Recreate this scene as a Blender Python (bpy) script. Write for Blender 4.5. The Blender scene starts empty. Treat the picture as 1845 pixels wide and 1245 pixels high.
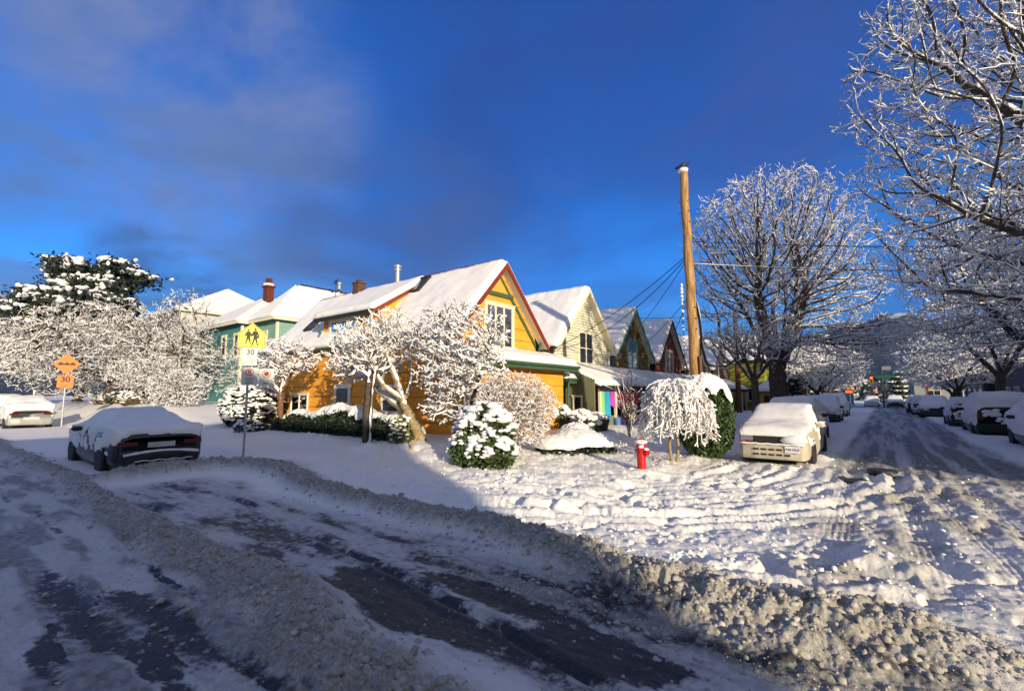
import bpy, bmesh, math, random
import numpy as np
from mathutils import Vector, Matrix, kdtree
R_ = math.radians
random.seed(7)
sc = bpy.context.scene
col = sc.collection

# ------------------------------------------------------------------ camera
cam_d = bpy.data.cameras.new("camera")
cam_d.sensor_width = 36.0
cam_d.lens = 36.0 * 855.0 / 1845.0
cam_d.clip_start = 0.05
cam_d.clip_end = 30000
cam = bpy.data.objects.new("camera", cam_d)
col.objects.link(cam)
cam.location = (0, 0, 1.72)
cam.rotation_euler = (R_(96), 0, R_(38))
sc.camera = cam

# ------------------------------------------------------------------ light
SUN_AZ, SUN_EL = 118.0, 13.5            # clockwise from +Y (north), degrees
sd = Vector((math.sin(R_(SUN_AZ)) * math.cos(R_(SUN_EL)), math.cos(R_(SUN_AZ)) * math.cos(R_(SUN_EL)), math.sin(R_(SUN_EL))))
sun_d = bpy.data.lights.new("sun", 'SUN')
sun_d.energy = 3.7
sun_d.angle = R_(0.55)
sun_d.color = (1.0, 0.82, 0.56)
sun = bpy.data.objects.new("sun", sun_d)
col.objects.link(sun)
sun.rotation_euler = sd.to_track_quat('Z', 'Y').to_euler()

sc.view_settings.view_transform = 'Standard'
sc.view_settings.look = 'None'
sc.view_settings.gamma = 1
sc.view_settings.exposure = 0.8

world = bpy.data.worlds.new("World")
sc.world = world
world.use_nodes = True
def build_world():
    nt = world.node_tree; nt.nodes.clear(); L = nt.links.new
    N = lambda t: nt.nodes.new(t)
    out = N('ShaderNodeOutputWorld'); bg = N('ShaderNodeBackground')
    sky = N('ShaderNodeTexSky'); sky.sky_type = 'NISHITA'; sky.sun_disc = False
    sky.sun_elevation = R_(SUN_EL); sky.sun_rotation = R_(SUN_AZ)
    sky.air_density = 1.0; sky.dust_density = 0.15; sky.ozone_density = 3.0
    hs = N('ShaderNodeHueSaturation'); hs.inputs['Saturation'].default_value = 1.22; hs.inputs['Value'].default_value = 1.0
    L(sky.outputs[0], hs.inputs['Color'])
    tint = N('ShaderNodeMix'); tint.data_type = 'RGBA'; tint.blend_type = 'MULTIPLY'; tint.inputs[0].default_value = 1
    L(hs.outputs[0], tint.inputs[6]); tint.inputs[7].default_value = (0.25, 0.68, 1.22, 1)
    tc = N('ShaderNodeTexCoord')
    # clouds: noise on the plane of a high cloud deck (direction / height)
    sep = N('ShaderNodeSeparateXYZ'); L(tc.outputs['Generated'], sep.inputs[0])
    zz = N('ShaderNodeMath'); zz.operation = 'MAXIMUM'; L(sep.outputs[2], zz.inputs[0]); zz.inputs[1].default_value = 0.0
    za = N('ShaderNodeMath'); za.operation = 'ADD'; L(zz.outputs[0], za.inputs[0]); za.inputs[1].default_value = 0.30
    dv = []
    for k in (0, 1):
        m = N('ShaderNodeMath'); m.operation = 'DIVIDE'; L(sep.outputs[k], m.inputs[0]); L(za.outputs[0], m.inputs[1]); dv.append(m)
    cmb = N('ShaderNodeCombineXYZ'); L(dv[0].outputs[0], cmb.inputs[0]); L(dv[1].outputs[0], cmb.inputs[1])
    def cloud(scale, detail, rough, off, lo, hi, amt, color, prev, dist=0.4):
        mp = N('ShaderNodeMapping'); L(cmb.outputs[0], mp.inputs[0]); mp.inputs['Location'].default_value = off
        mp.inputs['Rotation'].default_value = (0, 0, R_(30)); mp.inputs['Scale'].default_value = (0.6, 1.0, 1)
        n = N('ShaderNodeTexNoise'); n.inputs['Scale'].default_value = scale; n.inputs['Detail'].default_value = detail
        n.inputs['Roughness'].default_value = rough; n.inputs['Distortion'].default_value = dist
        L(mp.outputs[0], n.inputs['Vector'])
        mr = N('ShaderNodeMapRange'); mr.interpolation_type = 'SMOOTHERSTEP'
        L(n.outputs[0], mr.inputs[0]); mr.inputs[1].default_value = lo; mr.inputs[2].default_value = hi; mr.inputs[4].default_value = amt
        mx = N('ShaderNodeMix'); mx.data_type = 'RGBA'; L(mr.outputs[0], mx.inputs[0]); L(prev, mx.inputs[6]); mx.inputs[7].default_value = color
        return mx.outputs[2]
    c = tint.outputs[2]
    K = 0.10 * 2 ** 0.8
    def tgt(r, g, b_): return tuple((((v / 255.) / 12.92) if v < 11 else (((v / 255.) + .055) / 1.055) ** 2.4) / K for v in (r, g, b_)) + (1,)
    c = cloud(0.9, 5, 0.5, (3.1, 1.2, 0), 0.40, 0.66, 0.62, tgt(46, 80, 158), c)
    c = cloud(1.6, 7, 0.55, (1.6, 4.4, 0), 0.50, 0.80, 0.55, tgt(104, 126, 178), c)
    # cloud banks at their own places in the sky: direction, inner and outer cosine, colour
    def bank(d, inner, outer, amt, color, scale, prev, off, squash=1.0):
        v = N('ShaderNodeVectorMath'); v.operation = 'DOT_PRODUCT'; L(tc.outputs['Generated'], v.inputs[0]); v.inputs[1].default_value = Vector(d).normalized()
        n = N('ShaderNodeTexNoise'); n.inputs['Scale'].default_value = scale; n.inputs['Detail'].default_value = 7; n.inputs['Roughness'].default_value = .56; n.inputs['Distortion'].default_value = .5
        mp = N('ShaderNodeMapping'); mp.inputs['Location'].default_value = off; mp.inputs['Scale'].default_value = (1, 1, squash); L(tc.outputs['Generated'], mp.inputs[0]); L(mp.outputs[0], n.inputs['Vector'])
        a = N('ShaderNodeMapRange'); a.interpolation_type = 'SMOOTHERSTEP'; L(v.outputs['Value'], a.inputs[0]); a.inputs[1].default_value = math.cos(R_(outer)); a.inputs[2].default_value = math.cos(R_(inner))
        b_ = N('ShaderNodeMapRange'); b_.interpolation_type = 'SMOOTHSTEP'; L(n.outputs[0], b_.inputs[0]); b_.inputs[1].default_value = .34; b_.inputs[2].default_value = .68
        m = N('ShaderNodeMath'); m.operation = 'MULTIPLY'; L(a.outputs[0], m.inputs[0]); L(b_.outputs[0], m.inputs[1])
        m2 = N('ShaderNodeMath'); m2.operation = 'MULTIPLY'; L(m.outputs[0], m2.inputs[0]); m2.inputs[1].default_value = amt
        mx = N('ShaderNodeMix'); mx.data_type = 'RGBA'; L(m2.outputs[0], mx.inputs[0]); L(prev, mx.inputs[6]); mx.inputs[7].default_value = color; return mx.outputs[2]
    c = bank((-.356, .746, .563), 6, 34, .5, tgt(50, 74, 142), 2.0, c, (1, 2, 0))
    c = bank((-.10, .825, .555), 4, 22, .6, tgt(70, 88, 155), 2.5, c, (4, 2, 0))
    c = bank((-.731, .547, .409), 3, 22, .30, tgt(40, 78, 150), 2.5, c, (0, 7, 0))
    c = bank((-.84, .25, .49), 2, 19, 1.0, tgt(128, 142, 186), 2.0, c, (3, 0, 1), 1.6)
    c = bank((-.93, .25, .27), 3, 22, 1.0, tgt(96, 126, 180), 2.6, c, (5, 3, 1), 3.0)
    c = bank((-.76, .60, .29), 2, 18, .85, tgt(72, 100, 160), 2.8, c, (2, 3, 6), 3.0)
    c = bank((-.945, .27, .19), 2, 9, .9, tgt(66, 84, 122), 3.5, c, (5, 9, 1), 3.0)
    # bright broken cloud added in the unseen sky behind the camera, lifting the shade
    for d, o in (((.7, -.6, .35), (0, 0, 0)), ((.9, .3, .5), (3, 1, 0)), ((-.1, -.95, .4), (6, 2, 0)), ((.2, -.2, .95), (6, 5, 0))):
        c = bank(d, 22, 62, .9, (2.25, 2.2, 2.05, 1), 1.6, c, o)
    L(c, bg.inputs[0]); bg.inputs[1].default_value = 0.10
    L(bg.outputs[0], out.inputs[0])
build_world()

# ------------------------------------------------------------------ materials
MAT = {}
def mat(name, color, rough=0.7, metal=0.0, noise=0.12, nscale=6.0, bump=0.0, bscale=40.0, emit=None, spec=0.5, color2=None, streak=None):
    if name in MAT: return MAT[name]
    m = bpy.data.materials.new(name); m.use_nodes = True
    nt = m.node_tree; b = nt.nodes['Principled BSDF']; L = nt.links.new
    b.inputs['Roughness'].default_value = rough; b.inputs['Metallic'].default_value = metal
    b.inputs['Specular IOR Level'].default_value = spec
    tc = nt.nodes.new('ShaderNodeTexCoord')
    n = nt.nodes.new('ShaderNodeTexNoise'); n.inputs['Scale'].default_value = nscale; n.inputs['Detail'].default_value = 4
    src = tc.outputs['Object']
    if streak:
        mp = nt.nodes.new('ShaderNodeMapping'); mp.inputs['Scale'].default_value = streak; L(src, mp.inputs[0]); src = mp.outputs[0]
    L(src, n.inputs['Vector'])
    mr = nt.nodes.new('ShaderNodeMapRange'); mr.inputs[1].default_value = 0.3; mr.inputs[2].default_value = 0.7
    L(n.outputs[0], mr.inputs[0])
    mx = nt.nodes.new('ShaderNodeMix'); mx.data_type = 'RGBA'; L(mr.outputs[0], mx.inputs[0])
    c = color
    if color2 is None:
        mx.inputs[6].default_value = tuple(max(0, k * (1 - noise)) for k in c) + (1,)
        mx.inputs[7].default_value = tuple(min(1, k * (1 + noise)) for k in c) + (1,)
    else:
        mx.inputs[6].default_value = tuple(c) + (1,); mx.inputs[7].default_value = tuple(color2) + (1,)
    L(mx.outputs[2], b.inputs['Base Color'])
    if bump:
        n2 = nt.nodes.new('ShaderNodeTexNoise'); n2.inputs['Scale'].default_value = bscale; n2.inputs['Detail'].default_value = 5
        L(tc.outputs['Object'], n2.inputs['Vector'])
        bp = nt.nodes.new('ShaderNodeBump'); bp.inputs['Strength'].default_value = bump; bp.inputs['Distance'].default_value = 0.03
        L(n2.outputs[0], bp.inputs['Height']); L(bp.outputs[0], b.inputs['Normal'])
    if emit:
        b.inputs['Emission Color'].default_value = tuple(color) + (1,); b.inputs['Emission Strength'].default_value = emit
    MAT[name] = m
    return m
def glass(name, tintc=(0.02, 0.03, 0.04)):
    m = mat(name, tintc, rough=0.06, noise=0.2, nscale=1.2, spec=0.9); return m
SNOW = mat('snow', (0.84, 0.85, 0.87), rough=0.6, noise=0.04, nscale=3, bump=0.35, bscale=9, spec=0.25)
SNOWF = mat('snow_fine', (0.84, 0.85, 0.87), rough=0.65, noise=0.04, nscale=3, spec=0.2)
BARK = mat('bark', (0.075, 0.058, 0.045), rough=0.9, noise=0.5, nscale=9, bump=0.6, bscale=30)
BARK2 = mat('bark_brown', (0.19, 0.10, 0.05), rough=0.9, noise=0.4, nscale=9, bump=0.5, bscale=30)
BARK3 = mat('bark_light', (0.30, 0.24, 0.14), rough=0.9, noise=0.3, nscale=9, bump=0.5, bscale=30)
LEAF = mat('dark_leaf', (0.015, 0.032, 0.014), rough=0.5, noise=0.6, nscale=8)
LEAF2 = mat('green_leaf', (0.045, 0.085, 0.022), rough=0.5, noise=0.5, nscale=8)
CONIF = mat('conifer_leaf', (0.012, 0.025, 0.018), rough=0.7, noise=0.5, nscale=5)
BLACK = mat('black_rubber', (0.015, 0.015, 0.016), rough=0.7)
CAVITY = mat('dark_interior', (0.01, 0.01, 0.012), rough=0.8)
GLASS = glass('window_glass')
CHROME = mat('chrome', (0.6, 0.6, 0.62), rough=0.25, metal=1.0, noise=0.1)
WHITE = mat('white_paint', (0.78, 0.76, 0.70), rough=0.5, noise=0.05)
STEEL = mat('galvanised_steel', (0.42, 0.43, 0.44), rough=0.5, metal=0.6, noise=0.2, nscale=12)

# ------------------------------------------------------------------ numpy noise
def _h(ix, iy, seed):
    ix = ix.astype(np.int64); iy = iy.astype(np.int64)
    h = (ix * 374761393 + iy * 668265263 + seed * 974711 + 12345) & 0xffffffff
    h = ((h ^ (h >> 13)) * 1274126177) & 0xffffffff
    h = ((h ^ (h >> 15)) * 2246822519) & 0xffffffff
    h ^= h >> 16
    return h / 4294967295.0
def vnoise(x, y, seed=0):
    x = np.asarray(x, float); y = np.asarray(y, float)
    ix = np.floor(x); iy = np.floor(y); fx = x - ix; fy = y - iy
    u = fx * fx * fx * (fx * (fx * 6 - 15) + 10); v = fy * fy * fy * (fy * (fy * 6 - 15) + 10)
    a = _h(ix, iy, seed); b = _h(ix + 1, iy, seed); c = _h(ix, iy + 1, seed); d = _h(ix + 1, iy + 1, seed)
    return (a + (b - a) * u) * (1 - v) + (c + (d - c) * u) * v
def fbm(x, y, seed=0, octv=4, gain=0.5):
    s = 0; a = 1; t = 0
    for o in range(octv):
        s = s + a * vnoise(x, y, seed + o * 17); t += a; a *= gain
        x, y = (x * 1.62 + y * 1.18) + 3.7, (y * 1.62 - x * 1.18) + 9.1
    return s / t
def sstep(a, b, x):
    t = np.clip((x - a) / (b - a), 0, 1); return t * t * (3 - 2 * t)
def pdist(x, y, pts):
    """distance to a polyline and signed side (positive = left of its direction), plus run along it 0..1"""
    best = np.full(np.shape(x), 1e9); side = np.zeros(np.shape(x)); run = np.zeros(np.shape(x)); n = len(pts) - 1
    for i in range(n):
        ax, ay = pts[i]; bx, by = pts[i + 1]; dx, dy = bx - ax, by - ay; l2 = dx * dx + dy * dy
        t = np.clip(((x - ax) * dx + (y - ay) * dy) / l2, 0, 1)
        d = np.hypot(x - ax - t * dx, y - ay - t * dy); m = d < best
        best = np.where(m, d, best); side = np.where(m, np.sign(dx * (y - ay) - dy * (x - ax)), side); run = np.where(m, (i + t) / n, run)
    return best, side, run
W2 = [(-12.1, 2.95), (-12.5, 3.7), (-12.3, 4.7), (-11.2, 5.25), (-9.6, 5.0), (-8.0, 4.65), (-5.5, 4.5), (-3.75, 4.42), (-2.6, 4.3), (-1.5, 4.15), (-0.6, 4.1), (0.3, 4.3), (1.6, 4.5), (4, 4.6)]
W1 = [(-34, 2.2), (-20, 2.15), (-12, 2.12), (-8.5, 2.02), (-7.2, 1.98), (-4.4, 2.02), (-2.7, 1.9), (-1.6, 1.75), (0, 1.6), (3, 1.4)]
ARC = []
for r_ in (3.6, 4.5, 4.8, 5.55, 5.8, 6.5, 6.95, 7.2):
    ARC.append([(-6.6 + r_ * math.cos(R_(a)), 12.4 + r_ * math.sin(R_(a)) * (1.05)) for a in range(-112, 12, 10)])
def road_mask(x, y):
    a = (y < 5.6) & (y > -6.2)
    b = (x > -3.9) & (x < 5.4) & (y > -60)
    # rounded corner between the two
    c = (x > -7.4) & (x <= -3.9) & (y >= 5.6) & (y < 9.1) & (np.hypot(x + 7.4, y - 9.1) > 3.5)
    d = (x >= 5.4) & (x < 8.9) & (y >= 5.6) & (y < 9.1) & (np.hypot(x - 8.9, y - 9.1) > 3.5)
    e = (y > 78) & (y < 92)
    return a | b | c | d | e
def lot_z(x, y):
    z = 0.95 * sstep(5.8, 9.0, y) * sstep(-24, -33, x) * (1 - sstep(40, 60, y))
    z = z + 0.10 * sstep(5.5, 6.0, y) * sstep(-3.6, -4.1, x) + 0.12 * sstep(5.3, 5.8, x)
    # planted verge before the yellow house
    z = z + 0.16 * sstep(7.6, 8.6, y) * sstep(-7.5, -9.0, x) * sstep(-33, -23, x)
    z = z + 0.12 * sstep(8.2, 9.4, y) * sstep(-5.2, -7.5, x)
    return z
def ground(x, y, full=True):
    """height and masks (bare, dirt, smooth) of the snowed ground at world x, y"""
    x = np.asarray(x, float); y = np.asarray(y, float)
    wx = x + 0.5 * (fbm(x * .7, y * .7, 5, 3) - .5); wy = y + 0.5 * (fbm(x * .7, y * .7, 6, 3) - .5)
    z = lot_z(x, y) + 0.05 * (fbm(x * .5, y * .5, 1, 3) - .5)
    near = 1 - sstep(40, 90, np.hypot(x, y))
    road = road_mask(x, y).astype(float)
    inA = sstep(5.6, 5.0, y)
    lawn = 1 - road
    z = z + lawn * 0.06 * (fbm(x * 1.1, y * 1.1, 2, 4) - .5) + 0.05
    # --- windrow of the plough, north side of the cleared lane
    d2, s2, r2 = pdist(wx, wy, W2)
    wid = 0.33 + 0.14 * sstep(-3.2, -0.4, x) + 0.26 * sstep(-9.0, -11, x)
    hgt = 0.20 + 0.01 * sstep(-4, -1, x) + 0.04 * sstep(-9, -11, x)
    dd = np.where(s2 > 0, d2 / (wid * 1.05), d2 / (wid * .8))
    p2 = np.exp(-dd ** 2.4) * (1 - .85 * sstep(-.2, .8, x))
    billow = np.abs(fbm(x * 4.2, y * 4.2, 31, 3) - .5) * 2
    lump = fbm(x * 7, y * 7, 21, 4, .6); lump2 = fbm(x * 17, y * 17, 25, 3, .6)
    z = z + p2 * hgt * (0.62 + .75 * lump) + p2 * 0.085 * (lump2 - .5) + p2 * .035 * (fbm(x * 34, y * 34, 27, 2) - .5) - p2 * .05 * billow
    # --- windrow between the cleared lane and the rough lane
    d1, s1, r1 = pdist(wx, wy, W1)
    w1 = 0.26 + 0.08 * sstep(-6, -3, x)
    p1 = np.exp(-(d1 / w1) ** 2.2)
    z = z + p1 * 0.15 * (0.5 + .9 * lump) + p1 * .065 * (lump2 - .5) + p1 * .03 * (fbm(x * 34, y * 34, 28, 2) - .5)
    z = z + .30 * np.exp(-((x + 14.4) / 1.3) ** 2 - ((y - 8.15) / .36) ** 2) * (.4 + lump) + .18 * np.exp(-((x + 11.2) / .9) ** 2 - ((y - 8.0) / .3) ** 2) * (.4 + lump)
    # --- ploughed lane
    lane = sstep(2.15, 2.5, wy) * sstep(4.25, 3.8, wy) * sstep(-11.6, -10.8, x)
    z = z - 0.05 * lane
    g = fbm(x * .9, y * 7.5, 41, 4)                    # streaks along the street
    z = z + lane * 0.018 * (g - .5) + lane * .012 * (fbm(x * 6, y * 22, 45, 3) - .5)
    gr, _, _ = pdist(x, y + .04 * (vnoise(x * 2, y * 0, 3) - .5), [(-9.6, 3.62), (-7.9, 3.52), (-5.1, 3.2), (-3.4, 3.02), (-2.3, 2.85), (-1, 2.6)])
    z = z - lane * 0.03 * np.exp(-(gr / .035) ** 2) + lane * .02 * np.exp(-((gr - .1) / .05) ** 2)
    gr2, _, _ = pdist(x, y, [(-9.8, 2.62), (-8.3, 2.45), (-7.4, 2.36)])
    z = z - 0.04 * np.exp(-(gr2 / .06) ** 2)
    # --- rough lane south of it
    south = sstep(2.0, 1.7, wy) * (1 - sstep(-1.2, 0.2, x) * sstep(-2, -3, y))
    tread = np.sin(x * 34 + 6 * np.abs(((y * 3.1) % 1) - .5) * 2 + 2 * fbm(x * .8, y * .8, 8, 2))
    band = 0
    for yc, w in ((1.55, .11), (1.18, .10), (0.78, .12), (0.42, .1), (-0.2, .12)):
        band = band + np.exp(-((y - yc - .12 * (vnoise(x * .35, y * 0 + yc * 7, 9) - .5)) / w) ** 2)
    z_before = z
    z = z + south * (0.05 * (fbm(x * 1.6, y * 7, 51, 5, .6) - .45) + 0.045 * np.clip(band, 0, 1) * (.35 + .65 * fbm(x * 1.5, y * 2, 52, 2)) + .009 * tread * np.clip(band, 0, 1) * near * sstep(.42, .6, fbm(x * 1.5, y * 3, 55, 3)))
    z = z + south * .028 * (lump2 - .5) + south * near * .012 * (fbm(x * 30, y * 30, 57, 2) - .5)
    south_detail = z - z_before
    # slush shoved between the lane and the windrow (right part)
    sl = sstep(-4.2, -2.2, x) * np.exp(-((wy - 3.62) / .28) ** 2)
    z = z + sl * .07 * (lump - .25) + sl * .03 * (lump2 - .5)
    # --- trampled corner and turning tracks
    corner = sstep(4.6, 5.2, y) * sstep(-13, -9, x) * sstep(22, 14, y) * sstep(6, 3.5, x)
    foot = np.clip(.47 - fbm(x * 4.2, y * 4.2, 61, 3), 0, .3)
    z = z - corner * foot * .20 * (1 + 1.2 * sstep(.5, .62, fbm(x * .6, y * .6, 62, 2)))
    fz = fbm(x * 26, y * 26, 66, 3)
    z = z + corner * .035 * (fbm(x * 6.5, y * 6.5, 63, 4) - .5) + corner * .026 * (fbm(x * 14, y * 14, 64, 3) - .5) + corner * near * .013 * (fz - .5)
    arcm = sstep(4.7, 5.1, y) * sstep(-7.5, -5.6, x) * sstep(2.2, 1.0, x) * sstep(16, 13.5, y)
    asum = 0
    for k, a in enumerate(ARC):
        da, sa, ra = pdist(wx * .35 + x * .65, wy * .35 + y * .65, a)
        amp = .35 + .95 * fbm(ra * 7 + k * 9, ra * 0 + k, 71, 3)
        asum = asum + amp * np.exp(-(da / .085) ** 2) - .9 * amp * np.exp(-((da - .2) / .10) ** 2) + near * .10 * np.sin(da * 150) * np.exp(-((da - .2) / .10) ** 2)
    z = z + arcm * asum * .048 * (.55 + .9 * fbm(x * 8, y * 8, 73, 3))
    # ridges of clean snow before the windrow
    for (pts, h_, w_) in (([(-1.25, 4.6), (-.8, 5.0), (-.3, 6.0), (-.15, 6.5)], .12, .16), ([(-1.5, 4.9), (-1.1, 5.4), (-.75, 6.0)], .09, .13), ([(-.5, 4.9), (-.1, 5.4), (0.1, 6.2)], .07, .12)):
        dr, _, rr = pdist(wx, wy, pts)
        z = z + h_ * np.exp(-(dr / w_) ** 2) * (.45 + .9 * lump)
    # --- street B ruts
    stB = sstep(5.2, 6.5, y) * sstep(-2.2, -1.2, x) * sstep(3.4, 2.2, x)
    for xc, w, dp in ((-.62, .16, .018), (.22, .16, .030), (.62, .10, .018), (1.15, .16, .030), (1.75, .12, .018)):
        xo = x - xc - .25 * (vnoise(y * .12, y * 0 + xc, 81) - .5) - .35 * sstep(12, 5, y) * (1 if xc > .5 else .4)
        z = z - stB * dp * np.exp(-(xo / w) ** 2) + stB * .7 * dp * (np.exp(-((xo - .25) / .08) ** 2) + np.exp(-((xo + .25) / .08) ** 2)) * (.4 + lump)
        z = z + stB * near * .007 * np.sin(xo * 95) * np.exp(-(xo / w) ** 2)
    rough = sstep(4.6, 5.4, y) * sstep(14.5, 12.5, y) * sstep(-1.4, -.4, x)
    z = z + rough * .040 * (fbm(x * 6.5, y * 3.2, 83, 5, .6) - .5)
    # fresh snow beside the right row of cars
    edge = 2.15 + .5 * sstep(18, 15, y) + .15 * (vnoise(y * .3, y * 0, 85) - .5)
    bank = sstep(0, .35, x - edge) * sstep(13.2, 14.6, y)
    z = z + bank * (.09 + .05 * (fbm(x * 2, y * 2, 86, 3) - .5))
    bankl = sstep(-1.15, -1.5, x) * sstep(13.5, 15, y) * sstep(-3.9, -3.4, x)
    z = z + bankl * .06
    if not full: return z
    # ------------------------------------------------ masks
    bn = fbm(x * 1.1, y * 4.5, 91, 4); bn2 = fbm(x * 5, y * 12, 92, 4)
    bare = lane * (sstep(.44, .70, bn) * .70 + sstep(.5, .7, bn2) * .25)
    dark = 0
    for (cx_, cy_, rx, ry, am) in ((-3.55, 2.75, .95, .42, 1.15), (-2.75, 2.6, .8, .25, .8), (-2.3, 3.25, .6, .2, .8), (-1.75, 2.85, .55, .22, 1.3), (-1.5, 3.1, .5, .2, 1.1), (-3.0, 3.3, .7, .16, .8),
                                   (-4.9, 3.4, 1.2, .18, .5), (-7.6, 3.2, 1.6, .2, .45)):
        dark = dark + am * np.exp(-(((x - cx_) / rx) ** 2 + ((y - cy_) / ry) ** 2) ** 1.3)
    bare = np.maximum(bare, sstep(.22, .80, dark * lane * (.45 + .9 * bn2)))
    dark = 0
    for (cx_, cy_, rx, ry, am) in ((-5.6, .95, 1.1, .17, 1.0), (-4.75, 1.15, .8, .30, 1.3), (-4.0, 1.35, .8, .13, 1.0), (-3.7, 1.12, .7, .12, 1.1), (-4.3, .72, .5, .12, 1.1), (-2.75, 1.45, .6, .09, .9), (-5.2, 1.62, .8, .06, .8), (-8.5, 1.35, 2.2, .1, .55), (-12, 1.2, 3, .12, .55)):
        dark = dark + am * np.exp(-(((x - cx_) / rx) ** 2 + ((y - cy_) / ry) ** 2) ** 1.3)
    bare = np.maximum(bare, sstep(.22, .80, dark * south * (.35 + 1.05 * bn2)) * (1 - .6 * np.clip(band, 0, 1) * (bn > .5)))
    dirt = np.clip(p2 * 1.25, 0, 1) + np.clip(p1 * 1.2, 0, 1) * .9 + south * (.5 + .3 * (bn - .3)) + sl * .7 + lane * .35
    dirt = dirt + rough * (.25 + .55 * sstep(.45, .7, fbm(x * 1.2, y * .8, 94, 4)))
    far = sstep(12.5, 14.5, y) * sstep(-1.25, -.9, x) * (1 - bank) * sstep(3.2, 2.2, x)
    st = fbm(x * 5, y * .25, 96, 4)
    dirt = dirt + far * (.45 + .45 * sstep(.42, .6, st))
    bare = np.maximum(bare, far * .42 * sstep(.45, .62, fbm(x * 4, y * .18, 97, 3)))
    # dirty cross street far off
    cs = (y > 76) & (y < 93)
    dirt = dirt + cs * .8; bare = np.maximum(bare, cs * .5)
    z = z - south_detail * np.clip(bare * 1.6, 0, .9)
    # manhole iron plates and wet spots
    for (mx_, my_, r_) in ((-.62, 11.9, .28), (-.15, 13.1, .26)):
        bare = np.maximum(bare, 1.0 * (np.hypot(x - mx_, (y - my_)) < r_ * .95) * near)
    ice = lane * (.42 + .58 * sstep(.38, .58, bn)) * (.55 + .45 * sstep(.35, .6, bn2)) + south * .75 * sstep(.40, .60, bn) + far * (.35 + .5 * sstep(.42, .58, st)) + rough * .25 * sstep(.5, .7, bn)
    ice = np.clip(ice - p2 - p1, 0, 1)
    return z, np.clip(bare, 0, 1), np.clip(dirt, 0, 1), ice
def gz(x, y):
    return float(ground(np.array([x]), np.array([y]), False)[0])

def ground_material():
    m = bpy.data.materials.new('snow_ground'); m.use_nodes = True
    nt = m.node_tree; b = nt.nodes['Principled BSDF']; L = nt.links.new; N = lambda t: nt.nodes.new(t)
    at = N('ShaderNodeVertexColor'); at.layer_name = 'cover'
    sp = N('ShaderNodeSeparateColor'); L(at.outputs[0], sp.inputs[0])
    tc = N('ShaderNodeTexCoord')
    n = N('ShaderNodeTexNoise'); n.inputs['Scale'].default_value = 11; n.inputs['Detail'].default_value = 7; n.inputs['Roughness'].default_value = .65; L(tc.outputs['Object'], n.inputs['Vector'])
    n2 = N('ShaderNodeTexNoise'); n2.inputs['Scale'].default_value = 42; n2.inputs['Detail'].default_value = 5; n2.inputs['Roughness'].default_value = .7; L(tc.outputs['Object'], n2.inputs['Vector'])
    def mixc(f, a, bcol):
        mx = N('ShaderNodeMix'); mx.data_type = 'RGBA'
        L(f, mx.inputs[0]) if not isinstance(f, float) else None
        for s, v in ((6, a), (7, bcol)):
            if isinstance(v, tuple): mx.inputs[s].default_value = v
            else: L(v, mx.inputs[s])
        return mx.outputs[2]
    def rng(src, lo, hi, a=0., b_=1.):
        r = N('ShaderNodeMapRange'); L(src, r.inputs[0]); r.inputs[1].default_value = lo; r.inputs[2].default_value = hi; r.inputs[3].default_value = a; r.inputs[4].default_value = b_; return r.outputs[0]
    def mth(op, a, b_):
        r = N('ShaderNodeMath'); r.operation = op; r.use_clamp = (op == 'MULTIPLY')
        for k, v in ((0, a), (1, b_)):
            if isinstance(v, (int, float)): r.inputs[k].default_value = v
            else: L(v, r.inputs[k])
        return r.outputs[0]
    snow = mixc(rng(n.outputs[0], .35, .65), (.80, .81, .83, 1), (.86, .865, .875, 1))
    slush = mixc(rng(n2.outputs[0], .35, .65), (.20, .192, .175, 1), (.46, .45, .425, 1))
    dirtf = mth('MULTIPLY', sp.outputs[1], rng(n.outputs[0], .25, .6, .6, 1.15))
    c = mixc(dirtf, snow, slush)
    c = mixc(mth('MULTIPLY', sp.outputs[2], rng(n.outputs[0], .3, .62, .35, 1.0)), c, (.125, .13, .14, 1))
    asph = mixc(rng(n2.outputs[0], .35, .7), (.022, .023, .026, 1), (.065, .065, .07, 1))
    # bare patches break up where the noise is low: bare + noise
    bf = mth('ADD', sp.outputs[0], rng(n.outputs[0], .3, .7, -.38, .38)); bf = mth('ADD', bf, rng(n2.outputs[0], .3, .7, -.22, .22))
    bf = rng(bf, .34, .78)
    bf = mth('MULTIPLY', bf, rng(sp.outputs[0], .04, .2))
    c = mixc(bf, c, asph)
    L(c, b.inputs['Base Color'])
    L(rng(bf, 0, 1, .62, .55), b.inputs['Roughness'])
    b.inputs['Specular IOR Level'].default_value = .22
    bp = N('ShaderNodeBump'); bp.inputs['Distance'].default_value = .03
    L(rng(bf, 0, 1, .75, .12), bp.inputs['Strength'])
    L(mth('ADD', mth('MULTIPLY', n.outputs[0], .7), mth('MULTIPLY', n2.outputs[0], .45)), bp.inputs['Height']); L(bp.outputs[0], b.inputs['Normal'])
    return m
GROUND = ground_material()

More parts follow.
